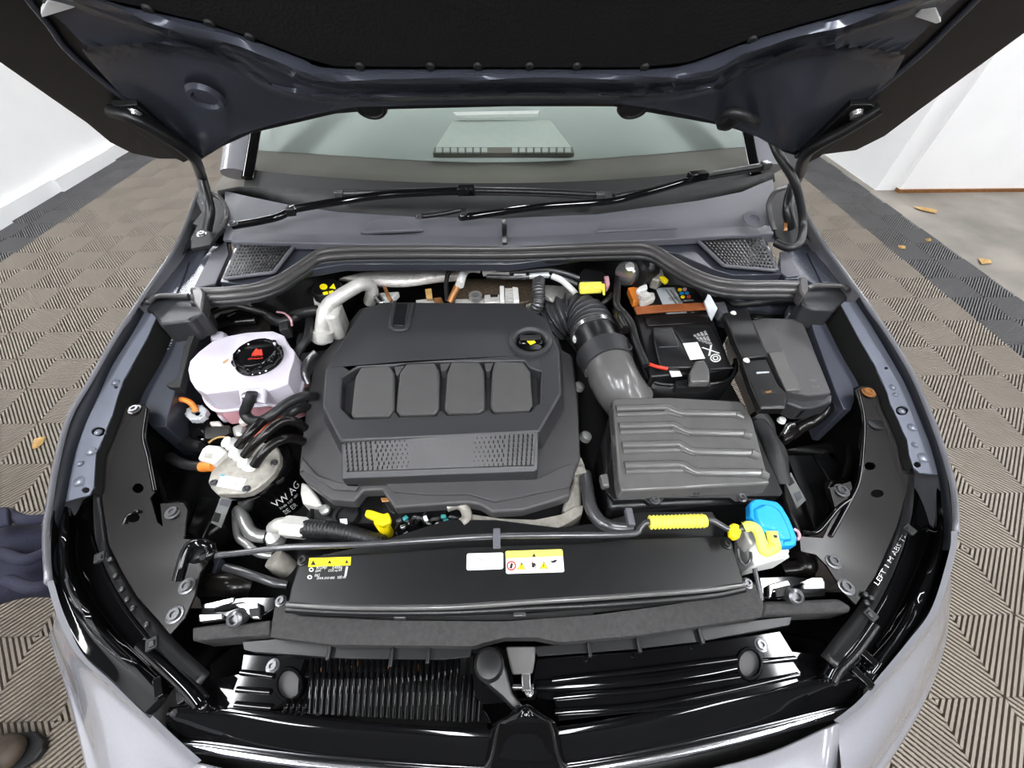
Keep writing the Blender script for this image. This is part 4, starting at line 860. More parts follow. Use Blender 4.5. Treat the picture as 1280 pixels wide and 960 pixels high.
ab = thing('air_filter_box', 'ribbed grey plastic air filter box right of the engine cover', 'air filter box', W(860,570,.68))
plate('lower_case', q('S2',(245,390),(230,230),(265,110),(290,60),(790,70),(830,120),(960,440),(850,470),(260,500)), .798, .11, 'black', ab, bevel=.008)
plate('case_rim', q('S2',(240,395),(255,370),(290,80),(800,85),(955,435),(945,448),(810,448),(790,470),(765,470),(745,455),(480,455),(465,480),(425,482),(400,460),(280,465),(250,430)), .812, .012, 'black', ab, bevel=.003)
lid = plate('lid', q('S2',(275,62),(300,55),(500,52),(780,66),(802,80),(835,140),(905,398),(310,428),(300,380)), .842, .034, 'airbox', ab, bevel=.008, flare=.004)
for a,b,c,d in (((288,98),(490,92),(545,116),(782,120)),((300,168),(520,162),(572,192),(812,198)),((312,244),(542,238),(592,270),(842,276)),((322,325),(555,320),(604,352),(880,356))):
    P = [p+(.846,) for p in q('S2',a,b,c,d)]
    r_ = tube('lid_rib', P, .0078, 'airbox', ab, n=24, sides=10, sharp=True, flat=.8)
    tube('rib_foot', [(P[3][0]-6,P[3][1],.846),(P[3][0]+3,P[3][1]+4,.842)], .0085, 'airbox', r_, n=4)
    plate('rib_step', [(P[1][0]-2,P[1][1]),(P[2][0],P[2][1]),(P[2][0]+6,P[2][1]+5),(P[1][0]-4,P[1][1]+6)], .848, .01, 'airbox', r_, bevel=.003)
    tube('rib_shadow_step', [(P[0][0]+1,P[0][1]+8,.8415),(P[1][0],P[1][1]+8,.8415)], .006, 'airbox', r_, n=5)
for x in (397,505,612,713,825):
    for d in (-9,9): 
        a,b = q('S2',(x+d,390+(0 if x<700 else 5)),(x+d,440-(0 if x<700 else 20))); tube('lid_clip', [W(a[0],a[1],.838),W(b[0],b[1],.818)], .004, 'rod', ab, n=3, sides=6)
for p in q('S2',(442,465),(790,455),(240,380)): bolt('bolt', p[0],p[1],.812,.006,ab)
plate('side_latch', q('S2',(225,360),(255,355),(265,410),(235,405)), .82, .02, 'airbox', ab, bevel=.003)
hose('drain_hose', 'grey hose running down beside the airbox left edge', q('S2',(165,360,.76),(175,430,.77),(190,500,.775),(230,555,.775),(290,575,.77),(345,575,.765)), .013, 'rod')
hose('loom_sleeve', 'taped wiring sleeve down the right side of the airbox', q('S2',(850,160,.80),(890,220,.80),(920,300,.80),(945,400,.78)), .020, 'black_matte', cat='wiring')
# ================================================================== battery
ba = thing('battery', 'black car battery with brown strap and white labels', 'battery', W(845,430,.65))
plate('case', q('U5',(60,215),(180,190),(470,185),(560,330),(725,745),(560,775),(180,805),(75,400)), .852, .15, 'black', ba, bevel=.006)
plate('top_ridge', q('U5',(130,395),(560,370),(590,440),(160,465)), .858, .008, 'gloss_panel', ba, bevel=.003)
plate('front_top', q('U5',(320,475),(575,468),(722,742),(570,755),(480,740)), .858, .008, 'black', ba, bevel=.002)
plate('terminal_cover', q('U5',(190,475),(318,472),(400,600),(475,725),(465,745),(245,742),(205,590)), .866, .016, 'black', ba, bevel=.003)
tube('cover_line', q('U5',(318,478),(365,602)), .001, 'cowl', ba, z=.8665, n=3, sides=6); tube('cover_line', q('U5',(235,608),(365,602)), .001, 'cowl', ba, z=.8665, n=3, sides=6)
tube('edge_line', q('U5',(725,745),(570,755)), .0018, 'rod', ba, z=.8595, n=3, sides=6)
lb = plate('type_label', q('U5',(212,213),(335,208),(440,420),(300,425)), .8535, .001, 'silver_label', ba, bevel=0)
tz = .8538
for a,b in (((275,225),(350,320)),((300,225),(372,315)),((320,250),(385,310))): plate('label_bar', q('U5',a,(a[0]+14,a[1]),(b[0]+10,b[1]),(b[0]-6,b[1]+2)), tz+.0004, .0003, 'grey_label', lb, bevel=0)
text('label_text', 'EFB', q('U5',(310,300))[0], q('U5',(360,292))[0], tz, .014, 'ink', lb); text('label_text', '68Ah', q('U5',(345,412))[0], q('U5',(410,406))[0], tz, .014, 'ink', lb)
for x,y,m in ((372,225,'yellow'),(405,222,'pink'),(385,248,'blue'),(420,246,'blue'),(392,272,'yellow'),(432,270,'redpipe'),(458,390,'silver_label')):
    p = q('U5',(x,y))[0]; plate('hazard_dot', ell(p[0],p[1],2.8 if x<450 else 4.5,2.1 if x<450 else 3.2,12), .8532, .0006, m, ba, bevel=0)
plate('label_strip', q('U5',(395,292),(460,288),(466,298),(400,302)), .8532, .0006, 'grey_label', ba, bevel=0)
wl2 = plate('white_label', q('U5',(392,582),(490,574),(541,682),(442,692)), .8672, .0008, 'paper', ba, bevel=0)
for a in ((440,620),(455,645)): plate('label_bar', q('U5',a,(a[0]+34,a[1]-4),(a[0]+38,a[1]+4),(a[0]+4,a[1]+8)), .8677, .0003, 'silver_label', wl2, bevel=0)
for k in range(4): 
    text('case_text', '12V 68Ah 380A', q('U5',(590-k*24,598-k*10))[0], q('U5',(545-k*24,500+k*8))[0], .858, .007, 'white', ba)
text('case_symbol', 'X', q('U5',(560,668))[0], q('U5',(640,648))[0], .858, .030, 'white', ba)
tube('recycle_mark', [p+(.8588,) for p in ell(*q('U5',(610,680))[0],6,4.5,12)]+[ell(*q('U5',(610,680))[0],6,4.5,12)[0]+(.8588,)], .0014, 'white', ba, n=26, sides=6)
tube('recycle_mark', [p+(.8588,) for p in ell(*q('U5',(610,680))[0],3,2.2,10)]+[ell(*q('U5',(610,680))[0],3,2.2,10)[0]+(.8588,)], .0012, 'white', ba, n=26, sides=6)
bs = plate('battery_strap', q('U5',(62,335),(300,318),(540,308),(582,350),(300,365),(85,382)), .868, .006, 'brown', None, bevel=.002); tag(bs, 'brown fabric strap across the battery', 'strap')
tp = thing('battery_terminal', 'copper and white battery terminal clamp behind the brown strap', 'terminal', W(805,362,.85))
plate('clamp', q('U5',(25,208),(90,200),(110,295),(65,300)), .875, .02, 'orange', tp, bevel=.003); plate('lead', q('U5',(80,220),(150,165),(160,205),(110,250)), .885, .02, 'paper', tp, bevel=.004)
plate('nut_cover', q('U5',(105,265),(150,240),(205,240),(212,275),(150,300),(112,300)), .885, .02, 'alu_white', tp, bevel=.006); lathe('stud', W(*q('U5',(130,280))[0],.886), [(.014,0),(.014,.012),(.0003,.013)], 'alu_white', tp, n=8)
plate('fuse_body', q('U5',(190,90),(255,80),(270,130),(235,165),(185,150)), .90, .03, 'cast', tp, bevel=.004); plate('fuse_tab', q('U5',(235,135),(265,130),(300,160),(280,172)), .903, .01, 'yellow', tp, bevel=.002)
ms = thing('motor_can', 'chrome and black motor can behind the battery', 'motor', W(793,340,.86))
lathe('can', W(*q('U5',(40,110))[0],.905), [(.028,0),(.032,.005),(.032,.022),(.028,.026),(.0003,.026)], 'steel', ms, (-.8,-.6,.2), 22)
lathe('can_body', W(*q('U5',(120,105))[0],.90), [(.034,-.03),(.038,0),(.036,.03),(.0003,.032)], 'black', ms, (-.8,-.6,.2), 22)
bb = plate('battery_bracket', q('U5',(535,300),(565,240),(625,350),(585,432)), lambda x,y: .86+(395-y)*.0011, .006, 'silver_label', None, bevel=.001); tag(bb, 'upright grey metal bracket plate right of the battery strap', 'bracket')
tb = thing('battery_tray', 'black plastic battery tray wrapping the battery front', 'tray', W(850,470,.62))
FRT = [W(*p,.83) for p in q('U5',(30,420),(70,600),(120,740),(190,835),(340,860),(560,855),(690,830),(745,760),(740,690))]
mk('tray_wall', FRT+[v-Vector((0,0,.14)) for v in FRT], [(i,i+1,i+10,i+9) for i in range(8)], 'black', tb, 70, solid=.006)
tube('tray_lip', FRT, .005, 'black', tb, n=40)
plate('clip_base', q('U5',(340,832),(450,815),(575,820),(580,868),(350,876)), .84, .02, 'black_matte', tb, bevel=.002)
plate('clip_hook', q('U5',(442,770),(475,700),(540,690),(575,760),(575,835),(445,838)), .872, .02, 'airbox', tb, bevel=.004)
plate('label_tag', q('U5',(300,760),(360,742),(388,800),(318,806)), .855, .001, 'paper', tb, bevel=0)
hose('orange_wire', 'short orange and red wire at the front of the battery', q('U5',(165,720,.86),(220,738,.866),(290,752,.865)), .004, 'red', cat='wire')
# ================================================================== fuse box
fx = thing('fuse_box', 'dark grey fuse box with black cable cover right of the battery', 'fuse box', W(990,460,.70))
plate('cover', q('R7',(235,200),(300,188),(480,192),(508,235),(640,565),(525,578),(412,552),(320,380),(300,350)), .875, .05, 'cover_light', fx, bevel=.004)
plate('cover_rim', q('R7',(400,560),(525,582),(645,570),(640,610),(550,640),(480,640),(410,610)), .855, .04, 'cover', fx, bevel=.004)
plate('cover_band', q('R7',(322,360),(390,355),(490,548),(412,552)), .881, .006, 'airbox', fx, bevel=.002)
plate('cable_cover', q('R7',(95,165),(215,140),(245,205),(322,380),(200,392),(175,345)), .89, .02, 'black', fx, bevel=.003)
plate('cable_cover_end', q('R7',(190,402),(312,395),(372,525),(420,570),(408,640),(285,640),(235,530)), .887, .02, 'black', fx, bevel=.003)
plate('cover_window', q('R7',(285,552),(355,546),(362,566),(295,574)), .8878, .001, 'ink', fx, bevel=0); plate('brass_pin', q('R7',(305,558),(335,552),(338,562),(312,566)), .8885, .001, 'copper', fx, bevel=0)
plate('cover_mark', q('R7',(262,460),(325,456),(327,464),(264,468)), .8878, .001, 'silver_label', fx, bevel=0)
plate('end_lip', q('R7',(285,632),(405,628),(405,640),(287,642)), .890, .003, 'airbox', fx)
for p in q('R7',(147,165),(212,402)): lathe('rivet', W(p[0],p[1],.891), [(.007,0),(.005,.003),(.0003,.004)], 'paper', fx, n=12)
text('fuse_text', 'HIGH', q('R7',(532,508))[0], q('R7',(565,506))[0], .8755, .006, 'grey_label', fx); text('fuse_text', 'V  A', q('R7',(545,540))[0], q('R7',(580,538))[0], .8755, .006, 'grey_label', fx)
plate('latch', q('R7',(480,600),(535,590),(560,640),(490,650)), .85, .03, 'black', fx, bevel=.003); plate('side_block', q('R7',(55,110),(105,105),(125,165),(90,160)), .875, .03, 'cowl', fx, bevel=.003)
plate('corner_post', q('R7',(425,125),(450,125),(455,170),(420,170)), .875, .02, 'cowl', fx, bevel=.002)
# parts right of the airbox
hose('connector_cable', 'glossy black connector cable below the fuse box', q('T7',(530,160,.80),(470,230,.79),(400,280,.775),(340,310,.77),(290,350,.765),(250,360,.76)), .012, 'gloss_panel', cat='cable')
cn = plate('connector', q('T7',(230,350),(260,290),(310,285),(345,330),(300,370),(250,390)), .785, .03, 'gloss_panel', None, bevel=.005); tag(cn, 'glossy black connector block right of the airbox', 'connector')
tube('connector_loop', q('T7',(235,350,.79),(270,295,.795),(300,290,.795)), .005, 'steel', cn)
lathe('white_pin', W(*q('T7',(222,270))[0],.79), [(.009,0),(.007,.008),(.0003,.01)], 'paper', cn, n=12)
hose('loom_sleeve', 'taped loom hanging below the fuse box end', q('T7',(60,230,.80),(110,290,.79),(130,370,.78),(190,470,.77),(200,600,.74)), .022, 'black_matte', cat='wiring')
o = plate('orange_clip', q('T7',(200,455),(240,452),(248,470),(215,480)), .79, .008, 'orange', None, bevel=.002); tag(o, 'small orange clip by the right end of the airbox', 'clip')
rr2 = thing('radiator_end_tank', 'black radiator end box with grey label behind the blue cap', 'radiator', W(1010,600,.55))
plate('box', q('T7',(255,470),(420,470),(520,640),(490,700),(520,800),(450,900),(330,940),(230,740),(225,600)), .70, .14, 'black', rr2, bevel=.006)
plate('rib', q('T7',(255,470),(310,470),(470,860),(430,920)), .712, .02, 'black', rr2, bevel=.003); plate('rib', q('T7',(420,470),(540,450),(600,600),(520,640)), .70, .05, 'black', rr2, bevel=.003)
lbl = plate('label', q('T7',(238,612),(282,578),(372,745),(318,795)), .735, .002, 'grey_label', rr2, bevel=0)
plate('label_print', q('T7',(255,628),(285,605),(305,640),(272,662)), .7365, .0005, 'ink', lbl, bevel=0); plate('label_print', q('T7',(300,705),(335,685),(350,730),(322,755)), .7365, .0005, 'cowl', lbl, bevel=0)
rl2 = thing('radiator_end_tank', 'black radiator end box with grey label under the filter', 'radiator', W(265,610,.55))
plate('box', q('R8',(150,400),(400,400),(400,440),(480,545),(500,560),(440,720),(330,800),(220,770),(250,600),(90,560)), .68, .14, 'black', rl2, bevel=.006)
plate('rib', q('R8',(320,540),(440,560),(330,800),(240,760)), .69, .03, 'black', rl2, bevel=.003)
lbl = plate('label', q('R8',(440,548),(508,555),(438,730),(382,700)), .715, .002, 'grey_label', rl2, bevel=0)
plate('label_print', q('R8',(405,640),(440,650),(425,700),(390,690)), .7165, .0005, 'ink', lbl, bevel=0); plate('label_print', q('R8',(440,565),(495,570),(480,610),(430,600)), .7165, .0005, 'cowl', lbl, bevel=0)
# inner arch shapes
for v,pts in (('T7',[(490,310),(560,240),(680,250),(670,280),(560,290),(520,310)]),('T7',[(250,430),(400,400),(560,380),(640,350),(680,420),(620,560),(560,600),(480,460)])):
    o = plate('arch_panel', q(v,*pts), .70, .1, 'black', car, bevel=.01)
tube('arch_edge', q('T7',(640,400,.74),(630,500,.74),(600,620,.735),(520,640,.735),(500,690,.73),(560,820,.73)), .007, 'gloss_panel', car)
plate('arch_panel', q('R8',(70,200),(240,230),(320,260),(300,330),(150,330),(60,330)), .70, .1, 'black', car, bevel=.01)
tube('arch_edge', q('R8',(60,400,.74),(100,500,.735),(130,590,.735),(230,590,.735),(225,700,.73)), .006, 'gloss_panel', car)
# ================================================================== fuel filter left of the engine
ff = thing('fuel_filter', 'black fuel filter can with grey cast lid and white lettering', 'filter', W(340,620,.60))
LID = q('T3',(465,710),(480,660),(510,590),(550,490),(600,460),(700,430),(850,420),(960,450),(988,510),(985,570),(940,650),(880,710),(830,750),(770,785),(700,798),(530,800),(490,760))
plate('lid', LID, .80, .018, 'cast', ff, bevel=.004)
cc = W(*q('T3',(790,580))[0],.785)
can = lathe('can', cc, [(.069,0),(.072,-.006),(.072,-.02),(.068,-.03),(.066,-.13),(.055,-.15),(.0003,-.152)], 'gloss', ff, (0,0,1), 40)
plate('lid_label', q('T3',(562,662),(748,692),(705,775),(525,742)), .8012, .0012, 'paper', ff, bevel=0); plate('label_corner', q('T3',(562,658),(590,660),(580,672),(556,668)), .8015, .001, 'blue', ff, bevel=0)
tube('label_ring', ell(*q('T3',(683,722))[0],3,2.6,12)[:11], .0008, 'silver_label', ff, z=.8026, sides=6)
for p in q('T3',(510,722),(748,765),(948,575)): bolt('bolt', p[0],p[1],.80,.005,ff)
# lettering wraps the can side
def cantext(s, ang0, z0, z1, hang, name='lettering'):
    cu = bpy.data.curves.new(name, 'FONT'); cu.body = s; cu.size = 1
    t = bpy.data.objects.new(name, cu); COL.objects.link(t); dg = bpy.context.evaluated_depsgraph_get(); me = bpy.data.meshes.new_from_object(t.evaluated_get(dg)); bpy.data.objects.remove(t)
    w = max(v.co.x for v in me.vertices)
    for v in me.vertices:
        a = ang0+hang*v.co.x/w; z = z0+(z1-z0)*v.co.y/.72
        v.co = cc+Vector((.0688*math.cos(a),.0688*math.sin(a),z))
    me.materials.clear(); me.materials.append(MATS['white']); o = bpy.data.objects.new(name, me); link(o, ff)
cantext('VW AG', -1.05, -.075, -.052, .9); cantext('2N0 127 401', -1.0, -.090, -.082, .62); cantext('BE ER', -1.0, -.115, -.098, .42)
con = plate('plug_connector', q('T3',(385,545),(420,470),(460,440),(560,450),(600,490),(560,520),(500,580)), .815, .03, 'alu_white', ff, bevel=.004); con['label'] = 'dusty white electrical plug'
plate('plug_print', q('T3',(440,505),(500,505),(490,545),(435,535)), .8155, .001, 'cast', con, bevel=0)
for k,(x,y) in enumerate(((668,450),(722,525),(788,595))):
    p = q('T3',(x,y))[0]; lathe('nozzle', W(p[0],p[1],.80), [(.014,0),(.014,.012),(.011,.016),(.011,.024),(.0003,.025)], 'white', ff, (-.3,-.2,1), 16)
for k,pts in enumerate(((q('T3',(690,450,.825),(740,390,.84),(800,330,.845),(860,270,.84))),(q('T3',(735,520,.825),(800,440,.845),(890,360,.855),(960,300,.855),(1040,265,.85),(1110,280,.835),(1170,320,.81))),(q('T3',(805,590,.825),(850,520,.84),(920,450,.845),(1010,405,.84),(1090,400,.82),(1160,420,.80))))):
    lab = ('short', 'middle', 'lowest')[k]
    hose('fuel_hose', lab+' black fuel hose leaving the white nozzles of the filter', pts, .0095, 'gloss_panel', 'fuel hoses on the filter')
hose('orange_wire', 'orange sleeved cable left of the filter lid', q('T3',(515,595,.80),(430,600,.79),(320,590,.775),(240,560,.765),(190,530,.75)), .010, 'rubber', cat='cable')
o = hose('orange_sleeve', 'short orange sleeve where the cable meets the filter lid', q('T3',(425,600,.792),(515,595,.802)), .011, 'orange', cat='sleeve')
hose('orange_wire', 'orange cable above the grey connector below the coolant tank', q('T3',(190,115,.80),(260,112,.81),(320,125,.81),(360,160,.80),(380,200,.79)), .006, 'orange', cat='cable')
vc = thing('valve_unit', 'glossy black valve unit with pale cable tie cluster under the tank', 'valve', W(265,530,.68))
plate('body', q('T3',(310,290),(340,220),(460,250),(470,300),(620,290),(640,370),(440,410),(400,420),(320,370)), .765, .06, 'gloss', vc, bevel=.008)
plate('block', q('T3',(430,340),(440,308),(625,305),(630,350),(540,400),(430,400)), .775, .02, 'gloss_panel', vc, bevel=.003)
random.seed(5)
for k in range(12):
    a = k*math.pi/6; p = q('T3',(390+55*math.cos(a),218+40*math.sin(a)))[0]; box('grey_clip', W(p[0],p[1],.785), (.012,.012,.014), 'silver_label', vc, a)
plate('metal_collar', q('T3',(630,310),(690,285),(740,300),(720,370),(650,380)), .775, .03, 'alu', vc, bevel=.006); lathe('collar_screw', W(*q('T3',(738,275))[0],.785), [(.012,0),(.010,.008),(.0003,.01)], 'alu_white', vc, n=10)
plate('foil_wrap', q('T3',(470,270),(550,265),(560,298),(480,300)), .777, .02, 'foil', vc, bevel=.004)
tube('loop_wire', q('T3',(470,430),(510,400),(570,385),(640,400)), .002, 'leaf', vc, z=.78, sides=6)
for pts,r,m,lab in ((q('T3',(330,370,.74),(400,410,.75),(440,430,.755)),.008,'rubber','black cable under the valve unit'),(q('T3',(170,330,.73),(260,400,.74),(360,440,.745),(440,450,.75)),.014,'rubber','thick black cable left of the valve unit'),
    (q('T3',(150,260,.72),(200,330,.73),(280,400,.73)),.012,'black_matte','matt black cable behind the left inner wing')):
    hose('engine_hose', lab, pts, r, m, 'engine bay hoses')
# aluminium pipes in front of the filter
hose('alu_pipe', 'thick bright aluminium pipe below the fuel filter', q('T4',(590,-20,.68),(630,60,.69),(670,140,.695),(720,175,.695),(790,185,.69)), .0125, 'alu', 'air conditioning pipes', 'pipe')
hose('alu_pipe', 'thin aluminium pipe looping under the support rod', q('T4',(568,-10,.67),(572,100,.68),(590,190,.685),(650,240,.69),(700,285,.69),(760,315,.685),(840,325,.68)), .0075, 'alu', 'air conditioning pipes', 'pipe')
ac = thing('pipe_fitting', 'silver pipe fitting with hex nut leading into ribbed black hose', 'fitting', W(370,660,.68))
tube('elbow', q('T4',(860,120,.72),(900,100,.745),(980,105,.75)), .015, 'alu_white', ac, sides=14); lathe('nut', W(*q('T4',(1010,115))[0],.75), [(.019,-.02),(.021,-.014),(.021,.02),(.019,.024),(.0003,.024)], 'alu_white', ac, (1,-.1,-.05), 6, 20)
lathe('end_ball', W(*q('T4',(868,200))[0],.72), [(.001,-.02),(.014,-.015),(.018,0),(.014,.013),(.0003,.016)], 'alu', ac, n=16)
hose('ac_hose', 'ribbed black air conditioning hose running under the support rod', q('U2',(55,310,.75),(200,318,.75),(340,340,.745),(470,375,.735),(560,400,.72)), lambda t: .0175-.004*t+.0004*math.sin(t*150), 'rubber', n=110, sides=16)
o = lathe('grey_plug', W(*q('T4',(880,370))[0],.70), [(.018,-.03),(.020,-.01),(.018,.010),(.0003,.012)], 'cast', None, (-.5,.3,.8), 18); tag(o, 'round grey plug beside the left edge of the radiator cover', 'plug')
hose('strut_bar', 'thin grey rod left of the radiator cover', q('T4',(490,415,.71),(600,445,.715),(740,490,.72),(850,530,.72),(960,545,.715)), .0075, 'rod', cat='rod')
hose('black_duct', 'shiny black duct tube below the left support rod', q('T4',(350,560,.69),(450,545,.70),(580,555,.70),(680,560,.69)), .022, 'gloss_panel', cat='duct', sides=14)
hose('black_duct', 'shiny black duct tube under the washer filler', q('T5',(520,520,.70),(580,540,.715),(620,600,.72),(560,625,.71),(440,640,.70)), .016, 'gloss_panel', cat='duct', sides=14)
o = plate('grey_wedge', q('T4',(380,250),(450,340),(380,560),(345,565),(400,400)), .70, .02, 'slate', None, bevel=.002); tag(o, 'narrow grey bracket edge left of the chrome latch', 'bracket')
# ================================================================== support rod
sr = thing('support_rod', 'long dark metal bonnet support rod with yellow foam grip', 'support rod', W(250,696,.79))
tube('rod', [(252,696,.80),(300,691,.815),(360,684,.825),(460,680,.828),(600,671,.83),(680,669,.83),(786,667.5,.83),(800,660,.832),(814,652,.833),(883,650,.833),(899,655,.833),(913,662,.834),(935,660,.836)], .0052, 'rod', sr, n=160)
tube('pivot_loop', q('T4',(135,510,.79),(160,420,.80),(195,310,.81),(240,245,.815),(310,240,.815),(370,265,.81),(380,320,.81),(330,340,.805)), .0085, 'gloss', sr)
lathe('pivot_boss', W(*q('T4',(300,300))[0],.785), [(.020,0),(.018,.012),(.010,.016),(.0003,.016)], 'black', sr, n=18)
gz = [(814,652,.833),(883,650,.833)]
tube('grip', [(812,653,.833),(882,651,.833)], lambda t: .0105+.0016*(math.sin(t*2*math.pi*15)), 'lemon', sr, n=160, sides=14)
for p in ((787,647),(621,673)): box('rod_clip', W(p[0],p[1],.83), (.012,.03,.014), 'cowl', sr, .0)
# rear cross bar behind the radiator cover
o = plate('radiator_shroud', [(372,700),(470,680),(490,672),(560,650),(620,650),(700,660),(740,655),(800,640),(890,640),(905,665),(905,680),(640,690),(400,705)], .775, .05, 'black', None, bevel=.004); tag(o, 'black radiator fan shroud behind the radiator cover', 'shroud')
# ================================================================== radiator cover with stickers
rc = thing('radiator_cover', 'wide black plastic radiator cover plate with warning stickers', 'radiator cover', W(640,720,.70))
zc_ = lambda x,y: .80-(max(0,y-690))*.00006
top = q('S1',(112,436),(300,425),(700,398),(960,388),(1280,380))+q('S2',(300,618),(640,605),(740,610),(755,640))+[(931,730),(880,737),(760,746),(669,751.5),(560,758.5),(440,759),(359,755),(363,735)]
plate('cover_plate', top, .80, .03, 'black', rc, bevel=.006)
tube('front_lip', [(359,761),(440,765),(560,765),(660,760),(760,755),(880,745),(930,736)], .006, 'black', rc, z=.782)
tube('front_edge', [(359,755),(440,759),(560,758.5),(669,751.5),(760,746),(880,737),(931,730)], .0045, 'airbox', rc, z=.795)
plate('front_gap', q('S1',(75,655),(400,665),(1000,660),(1280,640))+q('S2',(200,885),(500,860),(760,835),(790,860),(500,890),(200,915))+q('S1',(1280,680),(1000,690),(400,695),(100,680)), .757, .02, 'ink', rc)
for p in q('S1',(990,660),(515,668)): box('front_clip', W(p[0],p[1],.775), (.02,.012,.012), 'rod', rc)
plate('white_wedge', q('S1',(720,660),(782,655),(780,678)), .772, .004, 'slate', rc, bevel=0)
for p in q('S1',(125,450))+q('S2',(730,640)): bolt('bolt', p[0],p[1],.801,.006,rc,'black')
# sticker 1: yellow head, white print
z1 = .8008
s1 = plate('sticker', q('U2',(85,500),(352,492),(348,545),(78,556)), z1, .0006, 'yellow_print', rc, bevel=0); s1['label'] = 'yellow air conditioning warning sticker'
def tri(v, x, y, s, m='ink', par=None, zz=z1+.0006): return plate('warning_triangle', q(v,(x-s,y+s*.8),(x,y-s),(x+s,y+s*.8)), zz, .0003, m, par, bevel=0)
tri('U2',110,530,17,'ink',s1); tri('U2',215,524,13,'ink',s1); tri('U2',325,522,13,'ink',s1)
text('print', 'R1234yf', q('U2',(130,572))[0], q('U2',(198,568))[0], z1, .0048, 'white', s1); text('print', '0.450kg', q('U2',(232,570))[0], q('U2',(296,566))[0], z1, .0048, 'white', s1)
text('print', 'GWP1', q('U2',(122,592))[0], q('U2',(158,590))[0], z1, .0038, 'white', s1); text('print', 'CO2 eq 0,0', q('U2',(205,588))[0], q('U2',(292,584))[0], z1, .0038, 'white', s1)
text('print', 'PAG', q('U2',(118,622))[0], q('U2',(150,620))[0], z1, .0048, 'white', s1); text('print', '5WA 010 000', q('U2',(132,638))[0], q('U2',(246,634))[0], z1, .0038, 'white', s1); text('print', '100 ml', q('U2',(262,634))[0], q('U2',(318,630))[0], z1, .0048, 'white', s1)
for x,y in ((98,574),(88,622)): tube('print_ring', ell(*q('U2',(x,y))[0],2.4,2.0,10)+[ell(*q('U2',(x,y))[0],2.4,2.0,10)[0]], .0009, 'white', s1, z=z1+.0006, sides=5)
plate('print_bar', q('U2',(320,552),(334,552),(322,615),(308,618)), z1, .0004, 'silver_label', s1, bevel=0)
# sticker 2: white part number
s2 = plate('sticker', q('U3',(150,345),(160,332),(430,324),(442,334),(442,445),(432,456),(160,466),(148,455)), z1, .0006, 'paper', rc, bevel=0); s2['label'] = 'plain white sticker with grey numbers'
for k,(s,y) in enumerate((('508 00/509 00',362),('508 00 09',392),('507 00 30',436))): text('print', s, q('U3',(232,y+4))[0], q('U3',(346,y))[0], z1+.0007, .0045, 'grey_label', s2, zoff=.0004)
text('print', 'OIL', q('U3',(168,370))[0], q('U3',(215,368))[0], z1+.0007, .007, 'grey_label', s2, zoff=.0004); plate('print_box', q('U3',(365,350),(402,348),(402,368),(366,370)), z1+.0006, .0003, 'silver_label', s2, bevel=0); plate('print_bar', q('U3',(415,350),(430,349),(432,430),(417,432)), z1+.0006, .0003, 'silver_label', s2, bevel=0)
# sticker 3: yellow and white warnings
s3 = plate('sticker', q('U3',(460,320),(470,312),(905,298),(916,306),(930,470),(922,480),(478,494),(464,486)), z1, .0006, 'paper', rc, bevel=0); s3['label'] = 'white and yellow warning sticker with row of symbols'
plate('sticker_head', q('U3',(460,320),(470,312),(905,298),(916,306),(920,352),(462,372)), z1+.0005, .0003, 'lemon', s3, bevel=0)
zz = z1+.0010
tri('U3',688,345,17,'ink',s3,zz); tri('U3',588,432,34,'ink',s3,zz); tri('U3',588,434,27,'yellow_print',s3,zz+.0004); tri('U3',766,426,34,'ink',s3,zz); tri('U3',766,428,27,'yellow_print',s3,zz+.0004); tri('U3',676,426,32,'redpipe',s3,zz); tri('U3',676,428,25,'paper',s3,zz+.0004)
tube('prohibition_ring', ell(*q('U3',(507,430))[0],5.2,5.2,18)+[ell(*q('U3',(507,430))[0],5.2,5.2,18)[0]], .0011, 'red', s3, z=zz, sides=6); plate('symbol', q('U3',(492,450),(505,405),(520,415),(512,450)), zz, .0003, 'ink', s3, bevel=0)
plate('symbol', q('U3',(668,440),(672,405),(700,410),(708,440),(695,425),(690,445)), zz+.0008, .0003, 'ink', s3, bevel=0)
for x in (588,766): plate('symbol', q('U3',(x-4,440),(x-3,412),(x+5,412),(x+4,440)), zz+.0008, .0003, 'ink', s3, bevel=0)
plate('symbol', q('U3',(815,382),(830,392),(860,380),(875,385),(858,405),(832,408)), zz, .0003, 'ink', s3, bevel=0); plate('symbol', q('U3',(830,428),(866,426),(866,452),(832,454)), zz, .0003, 'silver_label', s3, bevel=0); plate('print_bar', q('U3',(890,370),(906,369),(912,455),(896,456)), zz, .0003, 'silver_label', s3, bevel=0)
# ================================================================== washer filler
wf = thing('washer_filler', 'bright blue washer fluid cap on a white filler neck', 'filler cap', W(965,670,.68))
capo = plate('cap', q('T5',(212,165),(232,140),(300,134),(400,150),(440,185),(490,270),(525,350),(545,400),(540,462),(440,465),(415,425),(300,350),(250,290),(215,250)), .845, .02, 'blue', wf, bevel=.006)
plate('cap_top', q('T5',(245,200),(300,170),(390,180),(430,215),(470,290),(505,370),(515,420),(440,420),(380,340),(300,330),(255,270)), .850, .008, 'blue', capo, bevel=.004)
plate('cap_tab', q('T5',(440,428),(540,425),(540,462),(450,465)), .847, .012, 'blue', capo, bevel=.003)
plate('neck', q('T5',(190,350),(240,340),(300,360),(420,430),(470,480),(500,545),(380,570),(250,608),(225,540),(200,430)), .79, .06, 'white', wf, bevel=.006)
plate('neck_shoulder', q('T5',(165,310),(200,260),(260,300),(300,360),(240,470),(190,420)), .81, .04, 'alu_white', wf, bevel=.005)
for x in (420,450,480): plate('neck_step', q('T5',(x-40,520),(x,470),(x+15,500),(x-10,545)), .80, .02, 'paper', wf, bevel=.003)
